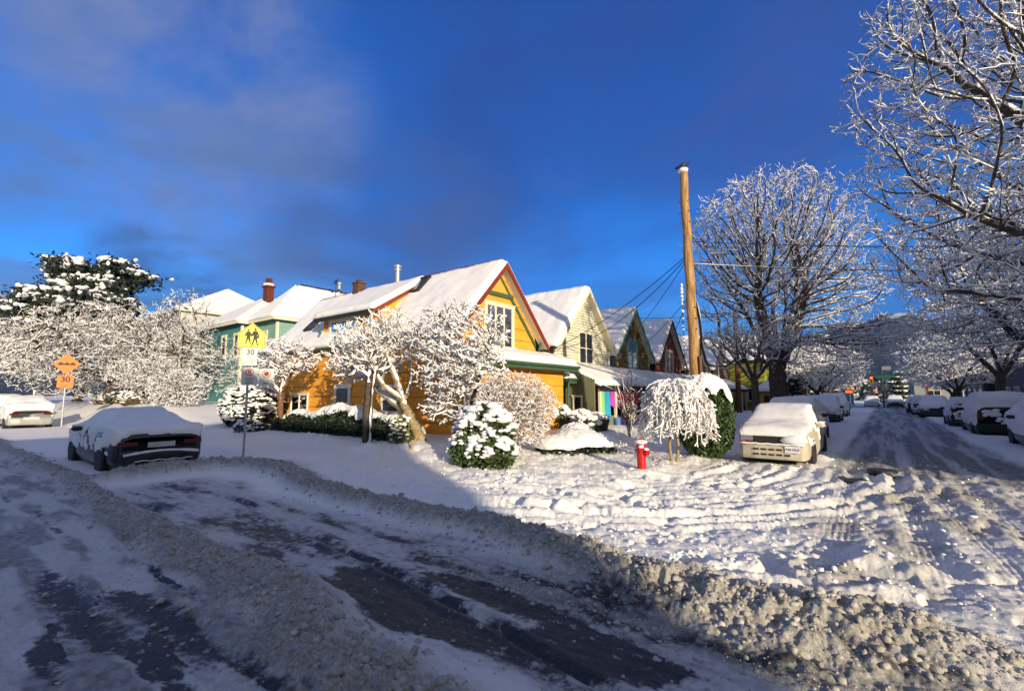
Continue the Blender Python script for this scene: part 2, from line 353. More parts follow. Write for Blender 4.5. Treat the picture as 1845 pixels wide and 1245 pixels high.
# ------------------------------------------------------------------ tagging and mesh helpers
def tag(o, label=None, cat=None, group=None, kind=None):
    if label: o['label'] = label
    if cat: o['category'] = cat
    if group: o['group'] = group
    if kind: o['kind'] = kind
    return o
def thing(name, loc=(0, 0, 0), label=None, cat=None, group=None, rz=0):
    o = bpy.data.objects.new(name, None); o.empty_display_size = .2
    o.location = loc; o.rotation_euler = (0, 0, rz); col.objects.link(o)
    return tag(o, label, cat, group)
def copy_tree(o, parent=None):
    c = o.copy(); col.objects.link(c)
    if parent is not None: c.parent = parent
    for ch in list(o.children): copy_tree(ch, c)
    return c
class MB:
    def __init__(s): s.v = []; s.f = []; s.m = []; s.mi = 0
    def add(s, vs, fs, M=None):
        o = len(s.v)
        if M is not None: vs = [tuple(M @ Vector(v)) for v in vs]
        s.v.extend(vs); s.f.extend([tuple(i + o for i in f) for f in fs]); s.m.extend([s.mi] * len(fs)); return s
    def box(s, x0, x1, y0, y1, z0, z1, M=None):
        return s.add([(x0, y0, z0), (x1, y0, z0), (x1, y1, z0), (x0, y1, z0), (x0, y0, z1), (x1, y0, z1), (x1, y1, z1), (x0, y1, z1)],
                     [(0, 3, 2, 1), (4, 5, 6, 7), (0, 1, 5, 4), (1, 2, 6, 5), (2, 3, 7, 6), (3, 0, 4, 7)], M)
    def prism(s, pts, vec, M=None):
        """closed polygon pts (3D) extruded by vec"""
        n = len(pts); vs = [tuple(p) for p in pts] + [tuple(Vector(p) + Vector(vec)) for p in pts]
        return s.add(vs, [tuple(range(n))[::-1], tuple(range(n, 2 * n))] + [(i, (i + 1) % n, (i + 1) % n + n, i + n) for i in range(n)], M)
    def tube(s, pts, rad, n=8, caps=True, M=None):
        pts = [Vector(p) for p in pts]
        if isinstance(rad, (int, float)): rad = [rad] * len(pts)
        vs = []; fs = []; ref = None
        for i, p in enumerate(pts):
            a = pts[max(0, i - 1)]; b = pts[min(len(pts) - 1, i + 1)]; d = (b - a)
            d = d.normalized() if d.length > 1e-9 else Vector((0, 0, 1))
            if ref is None: ref = Vector((1, 0, 0)) if abs(d.x) < .8 else Vector((0, 1, 0))
            u = (ref - d * ref.dot(d)); u = u.normalized() if u.length > 1e-6 else d.orthogonal().normalized()
            w = d.cross(u); ref = u
            for k in range(n):
                an = 2 * math.pi * k / n
                vs.append(tuple(p + (u * math.cos(an) + w * math.sin(an)) * rad[i]))
        for i in range(len(pts) - 1):
            for k in range(n):
                fs.append((i * n + k, i * n + (k + 1) % n, (i + 1) * n + (k + 1) % n, (i + 1) * n + k))
        if caps: fs.append(tuple(range(n))[::-1]); fs.append(tuple(range((len(pts) - 1) * n, len(pts) * n)))
        return s.add(vs, fs, M)
    def lathe(s, prof, n=20, M=None):
        """prof = [(r, z)] around local Z"""
        vs = []; fs = []
        for r, z in prof:
            for k in range(n):
                a = 2 * math.pi * k / n; vs.append((r * math.cos(a), r * math.sin(a), z))
        for i in range(len(prof) - 1):
            for k in range(n): fs.append((i * n + k, i * n + (k + 1) % n, (i + 1) * n + (k + 1) % n, (i + 1) * n + k))
        fs.append(tuple(range(n))[::-1]); fs.append(tuple(range((len(prof) - 1) * n, len(prof) * n)))
        return s.add(vs, fs, M)
    def blob(s, c, r, sub=1, jit=.18, flat=1.0, seed=None):
        bm = bmesh.new(); bmesh.ops.create_icosphere(bm, subdivisions=sub, radius=1)
        rx, ry, rz = (r, r, r) if isinstance(r, (int, float)) else r
        vs = []
        for v in bm.verts:
            k = 1 + random.uniform(-jit, jit)
            vs.append((c[0] + v.co.x * rx * k, c[1] + v.co.y * ry * k, c[2] + v.co.z * rz * k * (1 if v.co.z > 0 else flat)))
        s.add(vs, [tuple(v.index for v in f.verts) for f in bm.faces]); bm.free(); return s
    def build(s, name, mats, parent=None, smooth=False, world=True, kind=None):
        me = bpy.data.meshes.new(name); me.from_pydata(s.v, [], s.f)
        if not isinstance(mats, (list, tuple)): mats = [mats]
        for m in mats: me.materials.append(m)
        if len(mats) > 1: me.polygons.foreach_set('material_index', s.m)
        if smooth: me.polygons.foreach_set('use_smooth', [True] * len(me.polygons))
        me.update()
        o = bpy.data.objects.new(name, me); col.objects.link(o)
        if parent is not None:
            o.parent = parent
            if world and parent.type == 'EMPTY': o.location = (-parent.location.x, -parent.location.y, -parent.location.z)
        if kind: o['kind'] = kind
        return o
def np_mesh(name, V, F, mats, parent=None, smooth=True, world=False, mi=None):
    """V (n,3) float, F (m,k) int with k = 3 or 4"""
    if not np.isfinite(V).all(): print('NAN', name); V = np.nan_to_num(V)
    me = bpy.data.meshes.new(name); k = F.shape[1]
    me.vertices.add(len(V)); me.vertices.foreach_set('co', np.ascontiguousarray(V, np.float32).ravel())
    me.loops.add(F.size); me.loops.foreach_set('vertex_index', np.ascontiguousarray(F, np.int32).ravel())
    me.polygons.add(len(F)); me.polygons.foreach_set('loop_start', np.arange(0, F.size, k, dtype=np.int32)); me.polygons.foreach_set('loop_total', np.full(len(F), k, np.int32))
    if not isinstance(mats, (list, tuple)): mats = [mats]
    for m in mats: me.materials.append(m)
    if mi is not None: me.polygons.foreach_set('material_index', np.asarray(mi, np.int32))
    if smooth: me.polygons.foreach_set('use_smooth', np.ones(len(F), bool))
    me.update(calc_edges=True); me.validate()
    o = bpy.data.objects.new(name, me); col.objects.link(o)
    if parent is not None:
        o.parent = parent
        if world and parent.type == 'EMPTY': o.location = (-parent.location.x, -parent.location.y, -parent.location.z)
    return o

# ------------------------------------------------------------------ the ground
def build_ground():
    inv = np.linspace(1 / 1.6, 1 / 130.0, 760)
    rr = np.concatenate([1 / inv, np.geomspace(145, 9000, 28)])
    az = np.concatenate([np.arange(-180, -100, 5.), np.arange(-100, -90, 1.), np.arange(-90, 16, .125), np.arange(16, 30, 1.), np.arange(30, 180, 5.)])
    A, Rr = np.meshgrid(np.radians(az), rr)
    X = np.sin(A) * Rr; Y = np.cos(A) * Rr
    z, bare, dirt, sm = ground(X, Y)
    fade = 1 - sstep(200, 400, Rr); z = z * fade
    nr, na = X.shape
    V = np.stack([X, Y, z], -1).reshape(-1, 3); V = np.vstack([V, [[0, 0, float(z[0].mean())]]])
    i = np.arange(nr - 1)[:, None]; j = np.arange(na)[None, :]; j2 = (j + 1) % na
    F = np.stack([i * na + j, (i + 1) * na + j, (i + 1) * na + j2, i * na + j2], -1).reshape(-1, 4)[:, ::-1]
    C = np.stack([bare, dirt, sm, np.ones_like(z)], -1).reshape(-1, 4); C = np.vstack([C, [[0, .4, 0, 1]]])
    cx_ = V[F].mean(1); rd = road_mask(cx_[:, 0], cx_[:, 1]) & (np.hypot(cx_[:, 0], cx_[:, 1]) < 400)
    for nm, sel in (('road', rd), ('ground', ~rd)):
        f = F[sel]; ids = np.unique(f); mp = np.full(len(V), -1, np.int64); mp[ids] = np.arange(len(ids))
        o = np_mesh(nm, V[ids], mp[f], GROUND)
        ca = o.data.color_attributes.new('cover', 'FLOAT_COLOR', 'POINT'); ca.data.foreach_set('color', C[ids].astype(np.float32).ravel())
        o['kind'] = 'structure'
        if nm == 'road':
            mb = MB(); n = 24
            ring = [int(len(V) - 1)] + [k for k in range(na)]
            mb.v = [tuple(V[-1])] + [tuple(V[k]) for k in range(na)]
            mb.f = [(0, 1 + (k + 1) % na, 1 + k) for k in range(na)]; mb.m = [0] * na
            hole = mb.build('road', GROUND, kind='structure')
            ca = hole.data.color_attributes.new('cover', 'FLOAT_COLOR', 'POINT')
            ca.data.foreach_set('color', np.tile([0, .4, 0, 1], na + 1).astype(np.float32))
build_ground()
# ------------------------------------------------------------------ trees: space colonisation, bark tubes and snow lying on them
def grow(path, blobs, natt, seg, infl, kill, seed, bias=(0, 0, .1), iters=160, hollow=.35, jit=.18, clip=None, inertia=.55, smooth=3):
    """path: list of start polylines (each a list of points; the first is the trunk). blobs: (centre, radii, weight).
    returns node positions, parents"""
    rng = np.random.default_rng(seed)
    P = []; par = []
    for pl in path:
        pl = [np.array(p, float) for p in pl]; start = None
        if P:
            d = np.linalg.norm(np.array(P) - pl[0], axis=1); start = int(d.argmin())
        last = start if start is not None else -1
        if start is None: P.append(pl[0]); par.append(-1); last = 0
        for a, b in zip(pl[:-1], pl[1:]):
            n = max(1, int(round(np.linalg.norm(b - a) / seg)))
            for k in range(1, n + 1):
                P.append(a + (b - a) * k / n + rng.normal(0, seg * .05, 3)); par.append(last); last = len(P) - 1
    w = np.array([b[2] for b in blobs], float); w /= w.sum(); A = []
    for (c, r, _), ww in zip(blobs, w):
        n = int(natt * ww) + 1; d = rng.normal(size=(n, 3)); d /= np.linalg.norm(d, axis=1)[:, None]
        rad = rng.random(n) ** hollow
        A.append(np.array(c) + d * rad[:, None] * np.array(r))
    A = np.vstack(A)
    if clip is not None: A = A[clip(A)]
    P = np.array(P); par = list(par); n0 = len(P)
    dirs = np.zeros((len(P), 3)); pa_ = np.array(par); q_ = pa_ >= 0; dirs[q_] = P[q_] - P[pa_[q_]]; dirs /= (np.linalg.norm(dirs, axis=1)[:, None] + 1e-9)
    D = np.linalg.norm(A[:, None, :] - P[None, :, :], axis=2) if len(A) * len(P) < 3e6 else None
    if D is not None: near = D.argmin(1); nd = D.min(1)
    else:
        near = np.zeros(len(A), int); nd = np.full(len(A), 1e9)
        for k in range(len(P)):
            d = np.linalg.norm(A - P[k], axis=1); m = d < nd; near[m] = k; nd[m] = d[m]
    bias = np.array(bias)
    count = np.zeros(len(P), int)
    for it in range(iters):
        act = nd < infl
        if not act.any(): 
            # reach: let the closest attractor pull
            if len(A) == 0: break
            act = nd <= nd.min() + 1e-6
        src = near[act]; v = A[act] - P[src]; v /= (np.linalg.norm(v, axis=1)[:, None] + 1e-9)
        S = np.zeros((len(P), 3)); np.add.at(S, src, v); ids = np.unique(src)
        ids = ids[count[ids] < 4]
        if len(ids) == 0: break
        dv = S[ids]; dv /= (np.linalg.norm(dv, axis=1)[:, None] + 1e-9); dv += inertia * dirs[ids] + bias + rng.normal(0, jit, dv.shape); dv /= np.linalg.norm(dv, axis=1)[:, None]
        newp = P[ids] + dv * seg; count[ids] += 1
        base = len(P); P = np.vstack([P, newp]); par += list(ids); dirs = np.vstack([dirs, dv]); count = np.concatenate([count, np.zeros(len(newp), int)])
        d = np.linalg.norm(A[:, None, :] - newp[None, :, :], axis=2); m = d.min(1); am = d.argmin(1); upd = m < nd
        near[upd] = base + am[upd]; nd[upd] = m[upd]
        keep = nd > kill; A = A[keep]; near = near[keep]; nd = nd[keep]
        if len(A) == 0: break
    par = np.array(par); cnt = np.bincount(par[par >= 0], minlength=len(P)); last = np.full(len(P), -1); last[par[par >= 0][::-1]] = np.nonzero(par >= 0)[0][::-1]
    ok = (par >= 0) & (last >= 0); ok[:n0] = False
    for _ in range(smooth): Q = P.copy(); Q[ok] = .5 * P[ok] + .25 * (P[par[ok]] + P[last[ok]]); P = Q
    return P, par
def radii(P, par, tip=.008, p=2.3, base=None):
    r = np.zeros(len(P)); ch = np.zeros(len(P), bool)
    ch[par[par >= 0]] = True
    acc = np.where(ch, 0, tip ** p)
    for i in range(len(P) - 1, -1, -1):
        if acc[i] == 0: acc[i] = tip ** p
        if par[i] >= 0: acc[par[i]] += acc[i] 
    r = acc ** (1 / p)
    if base: r = np.where(r > tip * 1.01, tip + (r - tip) * (base - tip) / max(r.max() - tip, 1e-6), r)
    return r
def tubes(P, par, r, n, off=None):
    """one short tube for each node to its parent; thick-to-thin steps kept small at forks"""
    idx = np.nonzero(par >= 0)[0]; pa = par[idx]
    # main child of a parent = thickest
    main = np.full(len(P), -1); 
    for i in idx[np.argsort(r[idx])]: main[par[i]] = i
    d = P[idx] - P[pa]; d /= (np.linalg.norm(d, axis=1)[:, None] + 1e-9)
    D = np.zeros((len(P), 3)); D[idx] = d
    mc = main[np.arange(len(P))]; has = mc >= 0; Dn = D.copy(); Dn[has] += D[mc[has]]; Dn /= (np.linalg.norm(Dn, axis=1)[:, None] + 1e-9)
    ismain = main[pa] == idx
    d0 = np.where(ismain[:, None], Dn[pa], d); d1 = Dn[idx]
    r0 = np.where(ismain, r[pa], np.minimum(r[pa], r[idx] * 1.25)); r1 = r[idx]
    a = 2 * np.pi * np.arange(n) / n; ref = np.array([.31, .17, .93])
    def ring(c, dd, rr):
        u = np.cross(dd, ref); u /= (np.linalg.norm(u, axis=1)[:, None] + 1e-9); w = np.cross(dd, u)
        return c[:, None, :] + (u[:, None, :] * np.cos(a)[None, :, None] + w[:, None, :] * np.sin(a)[None, :, None]) * rr[:, None, None]
    c0 = P[pa]; c1 = P[idx]
    V = np.concatenate([ring(c0, d0, r0), ring(c1, d1, r1)], 1).reshape(-1, 3)
    b = (np.arange(len(idx)) * 2 * n)[:, None]; k = np.arange(n)[None, :]; k2 = (k + 1) % n
    F = np.stack([b + k, b + k2, b + n + k2, b + n + k], -1).reshape(-1, 4)
    return V, F
def snow_on(P, par, r, thick, seed, n=5, side=(.22, -.20, 1.0), drop=.1, fine=.011, gap=.24):
    rng = np.random.default_rng(seed)
    idx = np.nonzero(par >= 0)[0]; D = np.zeros_like(P); d = P[idx] - P[par[idx]]; d /= (np.linalg.norm(d, axis=1)[:, None] + 1e-9); D[idx] = d
    D[par < 0] = (0, 0, 1)
    up = np.array(side); up = up / np.linalg.norm(up)
    perp = up[None, :] - D * (D @ up)[:, None]; pl = np.linalg.norm(perp, axis=1); perp /= (pl[:, None] + 1e-6)
    flat = np.sqrt(np.clip(1 - D[:, 2] ** 2, 0, 1))
    nz = rng.uniform(.65, 1.4, len(P))
    th = thick * (.35 + .65 * flat) * nz * np.clip(.4 + r / .02, .5, 1.35)
    sw = (np.minimum(r * .8, .12) * (.4 + .6 * flat) + fine) * (.8 + .2 * nz) 
    sw = np.maximum(sw * .8, 0) + th * .33
    bareb = (rng.random(len(P)) < gap * (1.25 - flat)) | (rng.random(len(P)) < gap * .5); sw = np.where(bareb, sw * .12, sw)
    off = np.maximum(r - sw * .55, 0) + th * .35
    Q = P + perp * off[:, None]
    return tubes(Q, par, sw, n)
def tree(name, base, path, blobs, natt, seg, infl, kill, seed, label, cat='tree', group=None, trunk_r=.25, tip=.009, thick=.03, bark=None, trunk_z=2.0, sides=5, p=2.3, tw=0, twk=2, fine=.009, gap=.24, **kw):
    bark = bark or BARK
    P, par = grow(path, blobs, natt, seg, infl, kill, seed, **kw)
    r = radii(P, par, tip, p, trunk_r)
    if tw: P, par, r = twigs(P, par, r, tip, tw, seed, twk)
    t = thing(name, base, label, cat, group)
    V, F = tubes(P, par, r, sides)
    idx = np.nonzero(par >= 0)[0]
    isT = (P[idx, 2] < trunk_z) & (r[idx] > trunk_r * .45)
    fm = np.repeat(isT, sides)
    np_mesh('trunk', V, F[fm], bark, t) if fm.any() else None
    np_mesh('crown', V, F[~fm], bark, t)
    Vs, Fs = snow_on(P, par, r, thick, seed + 5, fine=fine, gap=gap)
    # the lower trunk carries only a thin plaster of snow
    fs = np.repeat(~isT, 5)
    np_mesh('snow_cover', Vs, Fs[fs], SNOWF, t)['kind'] = 'stuff'
    return t
def twigs(P, par, r, tip, ln, seed, k=2, zone=3.2):
    rng = np.random.default_rng(seed); idx = np.nonzero((par >= 0) & (r < tip * zone))[0]; nP = [P]; npar = [par]; nr = [r]; base = len(P)
    d = P[idx] - P[par[idx]]; d /= (np.linalg.norm(d, axis=1)[:, None] + 1e-9)
    for q in range(k):
        s = rng.normal(size=(len(idx), 3)); s -= d * (s * d).sum(1)[:, None]; s /= (np.linalg.norm(s, axis=1)[:, None] + 1e-9)
        dd = d * .75 + s * .7; dd[:, 2] += .12; dd /= np.linalg.norm(dd, axis=1)[:, None]; l = ln * rng.uniform(.5, 1.2, len(idx)); st = P[idx] - d * (rng.random(len(idx)) * .5 * ln)[:, None]
        n = len(idx); a = st; b = st + dd * l[:, None] * .55; dd2 = dd + rng.normal(0, .25, dd.shape); c = b + dd2 * l[:, None] * .5
        nP += [b, c]; npar += [idx, np.arange(base, base + n)]; nr += [np.full(n, tip * .8), np.full(n, tip * .6)]; base += 2 * n
    return np.vstack(nP), np.concatenate(npar), np.concatenate(nr)
def move_copy(t, loc, rz, label, group=None, scale=1.0):
    c = copy_tree(t); c.location = loc; c.rotation_euler = (0, 0, rz); c.scale = (scale,) * 3; c['label'] = label
    if group: c['group'] = group
    return c
def wander(a, b, n, amp, rng):
    a = np.array(a, float); b = np.array(b, float); out = [a + (b - a) * k / n + (rng.normal(0, amp, 3) if 0 < k < n else 0) for k in range(n + 1)]
    return [tuple(p) for p in out]

# leaves and snow lumps, vectorised
def leaf_quads(C, size, rng, droop=0., aspect=2.2, nrm=None):
    n = len(C); u = rng.normal(size=(n, 3)); u[:, 2] -= droop; u /= np.linalg.norm(u, axis=1)[:, None]
    w = rng.normal(size=(n, 3)); w -= u * (w * u).sum(1)[:, None]; w /= np.linalg.norm(w, axis=1)[:, None]
    s = size * rng.uniform(.6, 1.3, n); a = u * (s * aspect / 2)[:, None]; b = w * (s / 2)[:, None]
    V = np.stack([C - a, C - a * .1 + b, C + a, C - a * .1 - b], 1).reshape(-1, 3)
    F = np.arange(4 * n).reshape(-1, 4); return V, F
_ico = {}
def ico(sub):
    if sub not in _ico:
        bm = bmesh.new(); bmesh.ops.create_icosphere(bm, subdivisions=sub, radius=1); bm.verts.ensure_lookup_table()
        _ico[sub] = (np.array([v.co[:] for v in bm.verts]), np.array([[v.index for v in f.verts] for f in bm.faces])); bm.free()
    return _ico[sub]
def lumps(C, R, rng, sub=1, jit=.2, droop=False):
    """C (n,3), R (n,3) radii"""
    B, Fi = ico(sub); n = len(C); k = 1 + rng.uniform(-jit, jit, (n, len(B)))
    an = rng.uniform(0, 6.28, n); ca, sa = np.cos(an), np.sin(an)
    X = B[None, :, 0] * ca[:, None] - B[None, :, 1] * sa[:, None]; Y = B[None, :, 0] * sa[:, None] + B[None, :, 1] * ca[:, None]; Z = np.repeat(B[None, :, 2], n, 0)
    L = np.stack([X, Y, Z], -1) * k[..., None] * R[:, None, :]
    V = (C[:, None, :] + L).reshape(-1, 3); F = (Fi[None] + (np.arange(n) * len(B))[:, None, None]).reshape(-1, 3)
    return V, F
def shell_pts(blobs, n, rng, inner=.75, upper=False):
    w = np.array([np.prod(b[1]) ** (2 / 3) for b in blobs]); w /= w.sum(); out = []; nr = []
    for (c, r), ww in zip(blobs, w):
        m = int(n * ww) + 1; d = rng.normal(size=(m, 3)); d /= np.linalg.norm(d, axis=1)[:, None]
        if upper: d[:, 2] = np.abs(d[:, 2])
        c = np.array(c); r = np.array(r); k = rng.uniform(inner, 1.05, m)[:, None]
        p = c + d * r * k
        inside = np.zeros(m, bool)
        for (c2, r2) in blobs:
            if c2 is c: continue
            q = (p - np.array(c2)) / np.array(r2); inside |= (np.linalg.norm(q, axis=1) < .7)
        out.append(p[~inside]); nr.append((d / r)[~inside])
    P = np.vstack(out); Nn = np.vstack(nr); Nn /= np.linalg.norm(Nn, axis=1)[:, None]
    return P, Nn
def bush(name, base, blobs, nleaf, size, nsnow, srad, label, seed, lm=None, cat='shrub', group=None, stems=6, minz=.0, snow_lo=.05, flatn=.55, aspect=2.2, droop=.4, sub=1, sunf=True):
    """evergreen bush: stems, leaf faces through the volume, snow lumps on the upward sides"""
    rng = np.random.default_rng(seed); lm = lm or LEAF
    t = thing(name, base, label, cat, group)
    P, Nn = shell_pts(blobs, nleaf, rng, .45); P = P[P[:, 2] > minz]
    V, F = leaf_quads(P, size, rng, droop, aspect); np_mesh('foliage', V, F, lm, t, smooth=False)
    # dark twiggy core so that the bush is not hollow
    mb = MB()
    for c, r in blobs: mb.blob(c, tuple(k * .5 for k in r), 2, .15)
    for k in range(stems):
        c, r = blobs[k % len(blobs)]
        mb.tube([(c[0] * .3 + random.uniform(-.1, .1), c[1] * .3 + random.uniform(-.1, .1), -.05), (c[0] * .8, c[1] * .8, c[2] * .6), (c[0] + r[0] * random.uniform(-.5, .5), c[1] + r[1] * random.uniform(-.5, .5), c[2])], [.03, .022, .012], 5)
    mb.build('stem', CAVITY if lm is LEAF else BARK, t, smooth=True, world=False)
    S, Ns = shell_pts(blobs, nsnow * 3, rng, .93)
    fac = Ns[:, 2] + .25 * (-Ns[:, 1]) * (1 if sunf else 0)
    keep = (fac > snow_lo + rng.uniform(0, .45, len(S))) & (S[:, 2] > minz + .05); S = S[keep][:nsnow]; Ns = Ns[keep][:nsnow]
    rr = srad * rng.uniform(.45, 1.25, len(S)) * (0.6 + .5 * np.clip(Ns[:, 2], 0, 1))
    R = np.stack([rr * rng.uniform(.8, 1.4, len(S)), rr * rng.uniform(.8, 1.4, len(S)), rr * flatn], -1)
    V, F = lumps(S, R, rng, sub, .22); np_mesh('snow_cover', V, F, SNOWF, t)['kind'] = 'stuff'
    return t
def dome_snow(c, r, seed, th_max=1.2, thick=.12, nu=96, nv=40, rag=.35, par=None, name='snow_cover', mati=None):
    """a cap of snow over an ellipsoid with a ragged lower hem"""
    u = np.linspace(0, 2 * np.pi, nu, endpoint=False); U, T = np.meshgrid(u, np.linspace(0, 1, nv))
    hem = th_max * (1 + rag * (fbm(np.cos(u) * 2.2 + 5, np.sin(u) * 2.2 + seed, seed, 4) - .5) * 2)
    th = T * hem[None, :]
    d = np.stack([np.sin(th) * np.cos(U), np.sin(th) * np.sin(U), np.cos(th)], -1)
    nn = fbm(d[..., 0] * 5 + seed, d[..., 1] * 5 + d[..., 2] * 3, seed, 4); n2 = fbm(d[..., 0] * 14 + seed, d[..., 1] * 14 + d[..., 2] * 9, seed + 3, 3)
    prof = np.sqrt(np.clip(1 - T ** 3, 0, 1))
    k = 1 + (thick * prof * (.5 + nn) + .10 * (n2 - .5)) / np.mean(r)
    V = (np.array(c) + d * np.array(r) * k[..., None]).reshape(-1, 3)
    i = np.arange(nv - 1)[:, None]; j = np.arange(nu)[None, :]; j2 = (j + 1) % nu
    F = np.stack([i * nu + j, (i + 1) * nu + j, (i + 1) * nu + j2, i * nu + j2], -1).reshape(-1, 4)
    return np_mesh(name, V, F, mati or SNOW, par)

# ------------------------------------------------------------------ street trees and garden trees
def build_trees():
    # T1, the big elm behind the station wagon
    rng = np.random.default_rng(3)
    forks = [[(0, 0, 0), (0.02, 0, 1.2), (0.05, .02, 2.4), (0, 0, 3.1)]]
    for k, a in enumerate(np.arange(0, 360, 51.0)):
        rr = 1.1 + .4 * (k % 3); h = 6.3 + .8 * (k % 2)
        forks.append([(0, 0, 2.6 + .12 * k), (rr * .45 * math.cos(R_(a)), rr * .45 * math.sin(R_(a)), 4.4), (rr * math.cos(R_(a)), rr * math.sin(R_(a)), h)])
    forks.append([(0, 0, 3.0), (-1.5, -.5, 4.2), (-2.6, -.8, 5.0)])
    t1 = tree('street_elm', (-4.35, 28.4, 0), forks, [((0, 0, 9.7), (4.6, 4.6, 4.2), 5), ((.3, .2, 7.0), (5.0, 4.6, 2.2), 2), ((3.4, -1.0, 4.4), (2.6, 2.0, 1.1), .7)],
         6500, .27, 1.1, .30, 11, 'tall snow-dusted bare elm with a dark trunk behind the tan station wagon', group='bare snow-covered street trees', trunk_r=.50, tip=.0095, thick=.022, trunk_z=2.5, bias=(0, 0, .22), jit=.10, hollow=.5, tw=.36, fine=.0055)
    # T2, near right
    forks = [[(0, 0, 0), (-.05, 0, 1.5), (-.1, .1, 3.0)]]
    for a, e, l in ((185, 42, 5.4), (208, 30, 6.0), (160, 36, 5.5), (232, 45, 5.0), (195, 60, 6.2), (140, 55, 5.0), (265, 50, 4.5), (100, 60, 5), (20, 55, 4.5), (320, 55, 4.5), (178, 20, 5.6), (215, 14, 4.6)):
        a = R_(a); e = R_(e); z0 = 2.6 + .03 * (a * 9 % 20)
        pts = [(-.1, .1, z0)]
        for q in (.33, .66, 1.0):
            pts.append((pts[0][0] + math.cos(a) * math.cos(e) * l * q, pts[0][1] + math.sin(a) * math.cos(e) * l * q, z0 + math.sin(e) * l * q * (1.15 - .15 * q)))
        forks.append(pts)
    t2 = tree('street_elm', (6.6, 18.0, .1), forks, [((-.4, 0, 9.6), (7.0, 6.6, 6.0), 6), ((-2.5, .3, 6.2), (4.6, 4.5, 2.6), 2.6), ((-3, 0, 12.5), (3.6, 3.6, 2.8), 1.0)],
         11500, .25, 1.1, .29, 12, 'huge bare elm whose snowy limbs reach in from the right edge of the view', group='bare snow-covered street trees', trunk_r=.42, tip=.0085, thick=.024, trunk_z=2.6, bias=(-.08, 0, .08), jit=.09, hollow=.55, inertia=.8, tw=.32, fine=.0065, clip=lambda A: A[:, 0] < 3.0)
    # T3 and T4, farther along the right kerb
    forks = [[(0, 0, 0), (0, 0, 1.6), (-.1, 0, 3.4), (-.2, 0, 4.6)], [(0, 0, 3.0), (-1.2, .2, 4.6), (-2.2, .2, 6.4)], [(-.1, 0, 3.3), (1.2, .3, 5.2), (2, .4, 6.6)], [(-.1, 0, 3.6), (.2, -1.4, 5.3), (.2, -2.2, 6.6)], [(-.1, 0, 3.8), (-.6, 1.3, 5.8)]]
    t3 = tree('street_elm', (6.5, 33.5, .1), forks, [((-.3, 0, 7.8), (5.4, 5.2, 4.0), 4), ((-2, 0, 5.6), (3.6, 3.4, 1.6), 1)], 4300, .30, 1.2, .36, 13,
         'bare elm with leaning dark limbs at the right edge behind the huge near elm', group='bare snow-covered street trees', trunk_r=.34, tip=.011, thick=.032, trunk_z=3.4, bias=(-.03, 0, .1), jit=.12, tw=.3, fine=.009)
    move_copy(t3, (6.5, 48.0, .1), 2.4, 'slim forked elm whose bare dark trunk rises behind the dark parked cars', scale=.86)
    # cherries: broad low crowns
    def cherry(base, h, rad, seed, label, group='low spreading cherry trees', natt=3600, tipr=.015, th=.045, trunk=.2, seg=.24, kill=.27, squash=.30, name='cherry_tree', zc=None, fork=.36, tw=.22, fine=.009, gap=.24, lowz=.5):
        rng = np.random.default_rng(seed); path = [[(0, 0, 0), (.05, 0, h * fork * .6), (0, 0, h * fork)]]
        for k in range(6):
            a = 2 * math.pi * k / 6 + rng.uniform(-.3, .3); path.append([(0, 0, h * fork * .9), (math.cos(a) * rad * .3, math.sin(a) * rad * .3, h * (fork + .16)), (math.cos(a) * rad * .62, math.sin(a) * rad * .62, h * (.56 + .1 * rng.random()))])
        zc = zc or h * .66
        return tree(name, base, path, [((0, 0, zc), (rad, rad, h - zc), 3), ((0, 0, h * lowz), (rad * .95, rad * .95, h * squash * .55), 1.6)], natt, seg, 1.0, kill, seed, label, group=group, trunk_r=trunk, tip=tipr, thick=th, trunk_z=h * fork, bias=(0, 0, -.02), jit=.24, hollow=.6, tw=tw, fine=fine, gap=gap)
    c5 = cherry((-4.6, 23.6, .1), 4.9, 2.5, 21, 'low dense cherry tree standing shaded between the wagon and the yellow-green house', natt=3600, tipr=.009, th=.018, trunk=.17, seg=.2, kill=.2, fork=.5, tw=.16, fine=.005, zc=4.15, lowz=.80, squash=.2, gap=.4)
    c6 = cherry((-4.7, 50, .0), 7.0, 4.2, 22, 'wide pale snow-laden cherry tree beyond the row of left parked cars', natt=3400, th=.05, tipr=.013, trunk=.22, seg=.32, kill=.34, fork=.3, tw=.3, fine=.012)
    c7 = move_copy(c6, (5.0, 56.0, 0), 1.2, 'wide low snow-laden cherry tree over the right parked cars', 'low spreading cherry trees', 1.08)
    move_copy(c6, (5.8, 70, 0), 3.0, 'far cherry tree next to the grey shopfront on the right', 'low spreading cherry trees', .95)
    move_copy(c6, (-5.2, 66, 0), 4.2, 'farthest cherry tree on the left, near the crossing', 'low spreading cherry trees', .95)
    # left: the big cherry and its neighbours
    cl = cherry((-43.0, 9.0, .9), 7.5, 6.6, 31, 'broad snow-crusted cherry tree spreading behind the orange bump sign', natt=8000, tipr=.012, th=.022, trunk=.36, seg=.26, kill=.27, squash=.5, fork=.24, zc=3.9, tw=.28, gap=.42, fine=.008)
    cherry((-38.0, 11.6, .9), 8.4, 2.2, 32, 'upright bare tree rising at the right flank of the broad cherry tree', natt=1500, tipr=.011, th=.02, gap=.4, fine=.007, trunk=.16, seg=.25, kill=.28, squash=.5, name='bare_tree', group=None, zc=5.2)
    cherry((-52, 3.0, .9), 6.0, 4.5, 33, 'shaded snowy tree at the left edge beyond the parked cars', natt=2600, tipr=.02, th=.06, trunk=.22, seg=.34, kill=.36, group=None)
